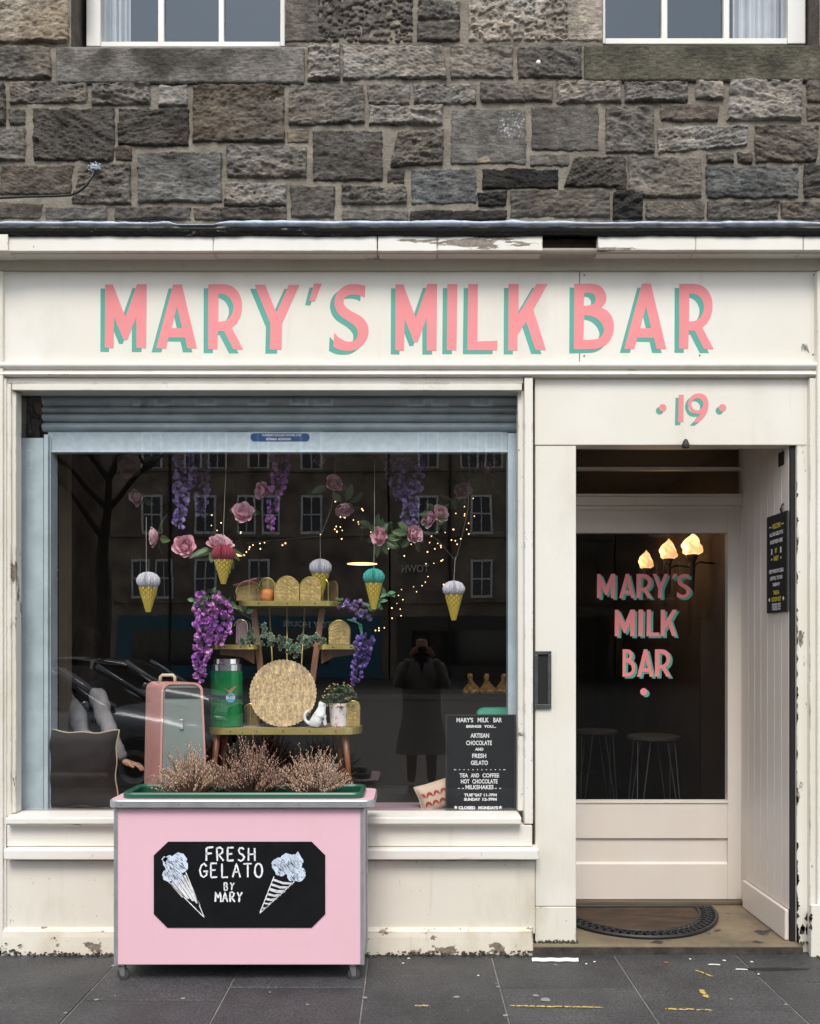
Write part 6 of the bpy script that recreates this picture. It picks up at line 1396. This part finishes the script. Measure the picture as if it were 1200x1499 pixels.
# seated person behind the brown cushion
ypn = .80
def pp(px, py, dy=0): return tuple(P(px, py, ypn+dy))
sp_ = thing('person', 'person with pale grey sleeves sitting inside the window behind the brown cushion', 'person', (PX(135,ypn), ypn, zsl-.012))
skin('body', M['top'], dict(pel=(pp(118,1140),(.15,.13)), wst=(pp(122,1100),(.125,.10)), chs=(pp(128,1045),(.15,.11)), shl=(pp(131,1000),(.13,.09)), nk=(pp(133,975),(.05,.05)), thL=(pp(165,1150,-.1),(.075,.075)), kn=(pp(215,1150,-.12),(.06,.06))), [('pel','wst'),('wst','chs'),('chs','shl'),('shl','nk'),('pel','thL'),('thL','kn')], sp_)
skin('head', M['skin'], dict(a=(pp(134,968,.03),(.048,.05)), b=(pp(131,952,.10),(.062,.07)), c=(pp(130,934,.11),(.066,.08)), d=(pp(131,920,.09),(.055,.065))), [('a','b'),('b','c'),('c','d')], sp_)
skin('hair', M['hair'], dict(a=(pp(132,918,.0),(.07,.085)), b=(pp(130,934,-.02),(.085,.09)), c=(pp(126,955,-.03),(.085,.08)), d=(pp(121,990,-.04),(.10,.06)), e=(pp(118,1020,-.08),(.06,.035))), [('a','b'),('b','c'),('c','d'),('d','e')], sp_)
skin('sleeve', M['sleeve'], dict(a=(pp(108,1012,-.02),(.06,.06)), b=(pp(110,1040,-.12),(.055,.055)), c=(pp(122,1078,-.24),(.045,.045)), d=(pp(150,1090,-.27),(.035,.035))), [('a','b'),('b','c'),('c','d')], sp_)
skin('sleeve', M['sleeve'], dict(a=(pp(140,1008,-.06),(.058,.058)), b=(pp(150,1045,-.14),(.052,.052)), c=(pp(166,1085,-.2),(.045,.045)), d=(pp(180,1112,-.18),(.034,.034))), [('a','b'),('b','c'),('c','d')], sp_)
hb = Vector(pp(184,1116,-.18)); J = dict(w=(pp(178,1113,-.18),(.024,.020)), p=(tuple(hb+Vector((.028,0,-.004))),(.030,.014)), k=(tuple(hb+Vector((.058,0,-.012))),(.030,.012))); E = [('w','p'),('p','k')]
for q in range(4):
    o_ = Vector((0, (q-1.5)*.016, 0)); J['f%d'%q] = (tuple(hb+Vector((.072,0,-.016))+o_),.0085); J['g%d'%q] = (tuple(hb+Vector((.094-.005*abs(q-1.4),0,-.030))+o_),.0078); J['h%d'%q] = (tuple(hb+Vector((.106-.007*abs(q-1.4),0,-.046))+o_),.0068); E += [('k','f%d'%q),('f%d'%q,'g%d'%q),('g%d'%q,'h%d'%q)]
J['t1'] = (tuple(hb+Vector((.035,-.034,-.012))),.009); J['t2'] = (tuple(hb+Vector((.062,-.044,-.024))),.0078); E += [('p','t1'),('t1','t2')]
skin('hand', M['skin'], J, E, sp_)

ftx = bpy.data.textures.new('cloth_folds', 'CLOUDS'); ftx.noise_scale = .07
for o_ in bpy.data.objects:
    if o_.name.startswith('sleeve'):
        dm_ = o_.modifiers.new('folds', 'DISPLACE'); dm_.texture = ftx; dm_.strength = .035; dm_.mid_level = .5; dm_.texture_coords = 'LOCAL'
# ------------------------------------------------------------------ the street behind the photographer, seen mirrored in the glass
M['oppstone'] = mat('dark_street_stone', (.25,.205,.16), .95, vary=.55, vscale=.7, bmp=.4, bscale=6)
M['oppslate'] = mat('street_roof_slate', (.05,.052,.058), .8, vary=.2, vscale=2)
M['oppglass'] = mat('street_window_glass', (.012,.014,.017), .08, vary=.1)
YO = -44.0
wfm = MB(); 
for a, b_, c, d in ((-.62,.62,-.1,.06),(-.62,.62,1.94,2.06),(-.62,-.5,.061,1.939),(.5,.62,.061,1.939),(-.499,.499,.97,1.05),(-.03,.03,.061,.969),(-.03,.03,1.051,1.939)): wfm.box(a, b_, -.02, .10, c, d)
wframe = None
def opposite(x0, x1, h, label, shopcol, sign, dx):
    global wframe
    b = thing('tenement_across_street', label, 'building', ((x0+x1)/2, YO, -.12), 'tenements across the street')
    MB().box(x0, x1, YO-9, YO, -.12, h).build('wall', M['oppstone'], b)
    MB().add([(x0-.2,YO+.3,h+.001),(x1+.2,YO+.3,h+.001),(x1+.2,YO-4.5,h+4),(x0-.2,YO-4.5,h+4),(x0-.2,YO-9.3,h+.001),(x1+.2,YO-9.3,h+.001)], [(0,1,2,3),(3,2,5,4),(0,3,4),(1,5,2)]).build('roof', M['oppslate'], b)
    for zz in (4.0, 7.6, 11.2, h-.5): MB().box(x0, x1, YO+.001, YO+.13, zz, zz+.16).build('string_course', M['oppstone'], b)
    MB().tube([(x0+3.3,YO+.12,-.1),(x0+3.3,YO+.12,h)], .07, 6).build('drainpipe', M['black'], b)
    m_ = MB(); m_.box(x0+.4, x1-.4, YO+.001, YO+.12, -.12, 3.3); m_.build('shop_front', mat('street_shop_paint', shopcol, .5), b)
    m_ = MB(); m_.box(x0+1.2, x1-3.2, YO+.121, YO+.14, .6, 2.5); m_.build('shop_pane', M['oppglass'], b)
    if sign:
        t, sx, sz, sw, sh = sign; m_ = MB(); text(m_, t, 0, 0, sw, sh, lambda a, b2: (sx-a, YO+.15, sz+b2), .02); m_.build('sign_lettering', mat('street_sign_letters', (.80,.78,.74), .6), b, fixn=False)
    n_ = int((x1-x0-1.4)/2.9)
    for fl in range(4):
        for k in range(n_):
            x = x0+1.9+dx+k*2.9; z = 4.35+fl*3.5
            if z+2.2 > h or (sign and fl == 0 and abs(x-sign[1]) < 1.9): continue
            for s_ in (-.66,.66) if (k+fl) % 3 == 0 else (0,):
                if wframe is None:
                    w = wfm.build('window', M['white'], None, loc=(0,0,0)); w.location = (0,0,0); w.parent = b; wframe = w
                    p_ = MB().quad((-.5,.03,.061),(.5,.03,.061),(.5,.03,1.939),(-.5,.03,1.939)).build('pane', M['oppglass'], None, loc=(0,0,0)); p_.parent = w; p_.location = (0,0,0)
                else:
                    w = copy_tree(wframe); w.parent = b
                w.location = Vector((x+s_, YO, z)) - b.location; w.scale = (.95,1,1) if s_ == 0 else (.8,1,1)
opposite(-44,-19.4,17,'dark stone tenement across the street mirrored at the far left of the glass',(.05,.045,.04),None,0)
opposite(-16.4,-1.2,18.5,'dark stone tenement with a blue shop mirrored at the left of the glass',(.02,.13,.18),('TOY HOUSE',-5.6,2.85,2.7,.33),.4)
opposite(-1.1,11.5,17.5,'dark stone tenement with pale wall lettering mirrored in the middle of the glass',(.05,.045,.04),('TOWN',.28,5.85,1.5,.42),.2)
opposite(11.6,27,16.5,'dark stone tenement across the street mirrored at the far right of the glass',(.04,.05,.045),None,.5)
# bare tree by the kerb
tb_ = MB(); rt = random.Random(9)
def branch(p, d, L, r, lev):
    pts = [p]; q = p; dd = d
    for k in range(4):
        dd = (dd+Vector((rt.gauss(0,.13), rt.gauss(0,.13), rt.gauss(0.03,.08)))).normalized(); q = q+dd*L/4; pts.append(q)
    tb_.tube(pts, [r*(1-.14*k) for k in range(5)], 6 if lev < 2 else 4, False)
    if lev < 4:
        for k in range(3 if lev else 5): branch(pts[rt.randint(2,4)], (dd+rdir(rt,-.2,.7)*.95).normalized(), L*rt.uniform(.58,.78), r*.50, lev+1)
tree = thing('bare_tree', 'bare dark branched tree mirrored at the left of the shop window', 'tree', (-6.75,-15,-.12))
branch(Vector((-6.75,-15,2.6)), Vector((.05,0,1)), 2.6, .16, 0)
tb_.build('crown', mat('dark_bark', (.03,.025,.02), .9, vary=.3), tree, smooth=True); MB().tube([(-6.75,-15,-.12),(-6.77,-15,1.2),(-6.75,-15,2.65)], [.26,.2,.17], 10).build('trunk', bpy.data.materials['dark_bark'], tree, smooth=True)
# parked cars
def car(label, cx, cy, rz, colr, nm):
    o = thing('parked_car', label, 'car', (0,0,0), 'cars parked in the street'); body = mat(nm, colr, .2, .4, vary=.03)
    st = ((-2.05,.62,.55,.78),(-1.98,.78,.30,.92),(-1.5,.86,.22,.99),(-.6,.885,.20,.98),(.4,.885,.20,.97),(1.0,.875,.20,.95),(1.55,.85,.22,.86),(1.9,.78,.28,.74),(2.06,.60,.42,.60))
    mb = MB()
    def bd_(u, v):
        q = v*8; i = min(int(q), 7); t = q-i; x, w, lo, hi = (a*(1-t)+b2*t for a, b2 in zip(st[i], st[i+1])); an = -math.pi/2+2*math.pi*u
        c, s = math.cos(an), math.sin(an); pw = .42; return (x, w*math.copysign(abs(c)**pw, c), (lo+hi)/2+(hi-lo)/2*math.copysign(abs(s)**(.55), s))
    mb.grid(bd_, 40, 40, True); mb.build('body', body, o, smooth=True)
    cab = ((-1.95,.70,.95,.97),(-1.55,.72,.95,1.34),(-.9,.72,.95,1.45),(-.2,.72,.95,1.46),(.25,.71,.95,1.40),(.95,.68,.93,.95))
    def cb_(u, v):
        q = v*5; i = min(int(q), 4); t = q-i; x, w, lo, hi = (a*(1-t)+b2*t for a, b2 in zip(cab[i], cab[i+1])); s = u*2-1; w2 = w*(1-.16*(1-abs(s)))
        a = math.pi*u; return (x, -w*(.86+.14*(1-math.sin(a)))*math.copysign(abs(math.cos(a))**.45, math.cos(a)), lo+(hi-lo)*abs(math.sin(a))**.5)
    MB().grid(cb_, 24, 30).build('glasshouse', M['oppglass'], o, smooth=True)
    def rf(u, v): a = math.pi*(.30+.40*u); x = -1.55+1.85*v; hi = 1.34+.125*math.sin(math.pi*min(1,v*1.05+.12)); return (x, -.63*math.cos(a)/math.cos(math.pi*.3), hi+.012-.05*abs(math.cos(a)))
    MB().grid(rf, 12, 16).build('roof', body, o, smooth=True)
    for sy in (-1, 1):
        mp_ = MB(); mp_.tube([(.98,sy*.66,.95),(.28,sy*.62,1.39)], .035, 6); mp_.tube([(-.35,sy*.71,.97),(-.3,sy*.63,1.41)], .035, 6); mp_.tube([(-1.6,sy*.70,.98),(-1.35,sy*.62,1.38)], .05, 6); mp_.build('pillar', body, o, smooth=True)
        h = MB(); h.ball((1.80,sy*.60,.70), .13, 12, 7, 1.2, 1.0, .6); h.build('headlight', mat('headlight_lens', (.6,.62,.64), .08), o, smooth=True)
        h = MB(); h.ball((.75,sy*.95,.98), .09, 10, 6, .6, 1, .7); h.build('wing_mirror', body, o, smooth=True)
        for x in (-1.28, 1.28):
            w_ = MB(); w_.lathe([(.19,-.10),(.30,-.11),(.325,-.07),(.325,.07),(.30,.11),(.19,.10)], 0,0,0,28); w_.v = [(x+a, sy*.79+c, .325+b2) for a, b2, c in w_.v]; wo = w_.build('wheel', M['rubber'], o, smooth=False)
            w_ = MB(); w_.lathe([(.01,-.09),(.19,-.105),(.195,0),(.19,.105),(.01,.09)], 0,0,0,14); w_.v = [(x+a, sy*.79+c, .325+b2) for a, b2, c in w_.v]; w_.build('rim', M['chrome'], wo)
    g_ = MB(); g_.box(2.0, 2.04, -.42, .42, .44, .54); g_.build('grille', M['black'], o)
    o.location = (cx, cy, -.124); o.rotation_euler = (0,0,rz)
car('dark grey parked car mirrored close behind the pink case', -4.25, -6.1, .03, (.33,.36,.39), 'dark_grey_car_paint')
car('silver parked car mirrored behind the dark grey car', -5.2, -11.6, .05, (.6,.62,.64), 'silver_car_paint')
# the photographer
ph = thing('person', 'photographer in a long grey coat raising a phone mirrored in the window', 'person', (.12,-4.72,0))
bx, by = .12, -4.72
def b(x, y, z): return (bx+x, by+y, z)
skin('body', M['trousers'], dict(pel=(b(0,0,.90),(.16,.12)), wst=(b(0,.0,1.06),(.13,.10)), chs=(b(0,.01,1.26),(.16,.115)), shl=(b(0,.0,1.36),(.13,.09)), nk=(b(0,.015,1.43),(.05,.05)),
    hl=(b(-.09,0,.82),(.095,.10)), kl=(b(-.10,.02,.46),(.062,.065)), al=(b(-.105,-.01,.09),(.042,.045)), hr=(b(.09,0,.82),(.095,.10)), kr=(b(.10,.02,.46),(.062,.065)), ar=(b(.105,-.01,.09),(.042,.045))),
    [('pel','wst'),('wst','chs'),('chs','shl'),('shl','nk'),('pel','hl'),('hl','kl'),('kl','al'),('pel','hr'),('hr','kr'),('kr','ar')], ph)
for s in (-1, 1):
    skin('shoe', M['black'], dict(a=(b(.105*s,-.05,.045),(.04,.04)), b=(b(.11*s,.04,.04),(.042,.035)), c=(b(.115*s,.13,.03),(.035,.025))), [('a','b'),('b','c')], ph)
    skin('sleeve', M['coat'], dict(a=(b(.17*s,0,1.35),(.075,.075)), b=(b(.24*s,.05,1.14),(.06,.06)), c=(b(.255*s,.11,1.10),(.055,.055)), d=(b(.13*s,.27,1.38),(.045,.045))), [('a','b'),('b','c'),('c','d')], ph)
    w = Vector(b(.115*s,.29,1.405)); J = dict(w=(tuple(w),(.025,.022)), p=(tuple(w+Vector((-.018*s,.035,.030))),(.034,.016)), k=(tuple(w+Vector((-.028*s,.050,.058))),(.033,.013))); E = [('w','p'),('p','k')]
    for q in range(4):
        of = Vector((0, 0, (q-1.5)*.017)); J['f%d'%q] = (tuple(w+Vector((-.036*s,.062,.062))+of),.0085); J['g%d'%q] = (tuple(w+Vector((-.056*s-.004*q*s,.070,.064))+of),.008); J['h%d'%q] = (tuple(w+Vector((-.076*s,.066,.064))+of),.007); E += [('k','f%d'%q),('f%d'%q,'g%d'%q),('g%d'%q,'h%d'%q)]
    J['t1'] = (tuple(w+Vector((-.030*s,.012,.045))),.010); J['t2'] = (tuple(w+Vector((-.052*s,.020,.056))),.0085); E += [('p','t1'),('t1','t2')]
    skin('hand', M['skin'], J, E, ph)
mb = MB()
def coat(u, v):
    a = 2*math.pi*u; z = .40+(1.385-.40)*v; W = (.27,.255,.24,.215,.20,.195,.20,.21,.205,.17,.10); q = v*10; i = min(int(q), 9); k = W[i]*(1-q+i)+W[i+1]*(q-i); op = .02*math.exp(-((a-math.pi/2)/.12)**2)
    return (bx+(k+.006*math.sin(a*9)*(1-v))*math.cos(a), by+(k*.66-op)*math.sin(a), z)
mb.grid(coat, 48, 26, True); mb.build('coat', M['coat'], ph, smooth=True)
skin('head', M['skin'], dict(a=(b(0,.02,1.43),(.05,.05)), b=(b(0,.035,1.485),(.062,.075)), n=(b(0,.105,1.475),(.012,.012)), c=(b(0,.03,1.54),(.072,.085)), d=(b(0,.02,1.585),(.06,.07))), [('a','b'),('b','c'),('c','d'),('b','n')], ph)
skin('hair', M['hair'], dict(a=(b(0,.01,1.600),(.066,.075)), b=(b(0,-.035,1.56),(.085,.075)), c=(b(0,-.06,1.47),(.085,.05)), d=(b(0,-.07,1.36),(.09,.04)), l=(b(-.072,.0,1.50),(.025,.04)), l2=(b(-.08,.0,1.40),(.025,.035)), r=(b(.072,.0,1.50),(.025,.04)), r2=(b(.08,.0,1.40),(.025,.035))), [('a','b'),('b','c'),('c','d'),('b','l'),('l','l2'),('b','r'),('r','r2')], ph)
phone = thing('phone', 'dark phone held up in both hands by the photographer mirrored in the glass', 'phone', (.115,-4.375,1.45))
MB().box(.045, .185, -4.382, -4.374, 1.435, 1.505).build('case', M['black'], phone, bevel=.006); MB().ball((.065,-4.3735,1.49), .006, 10, 6, 1, .4, 1).build('lens', M['steel'], phone)
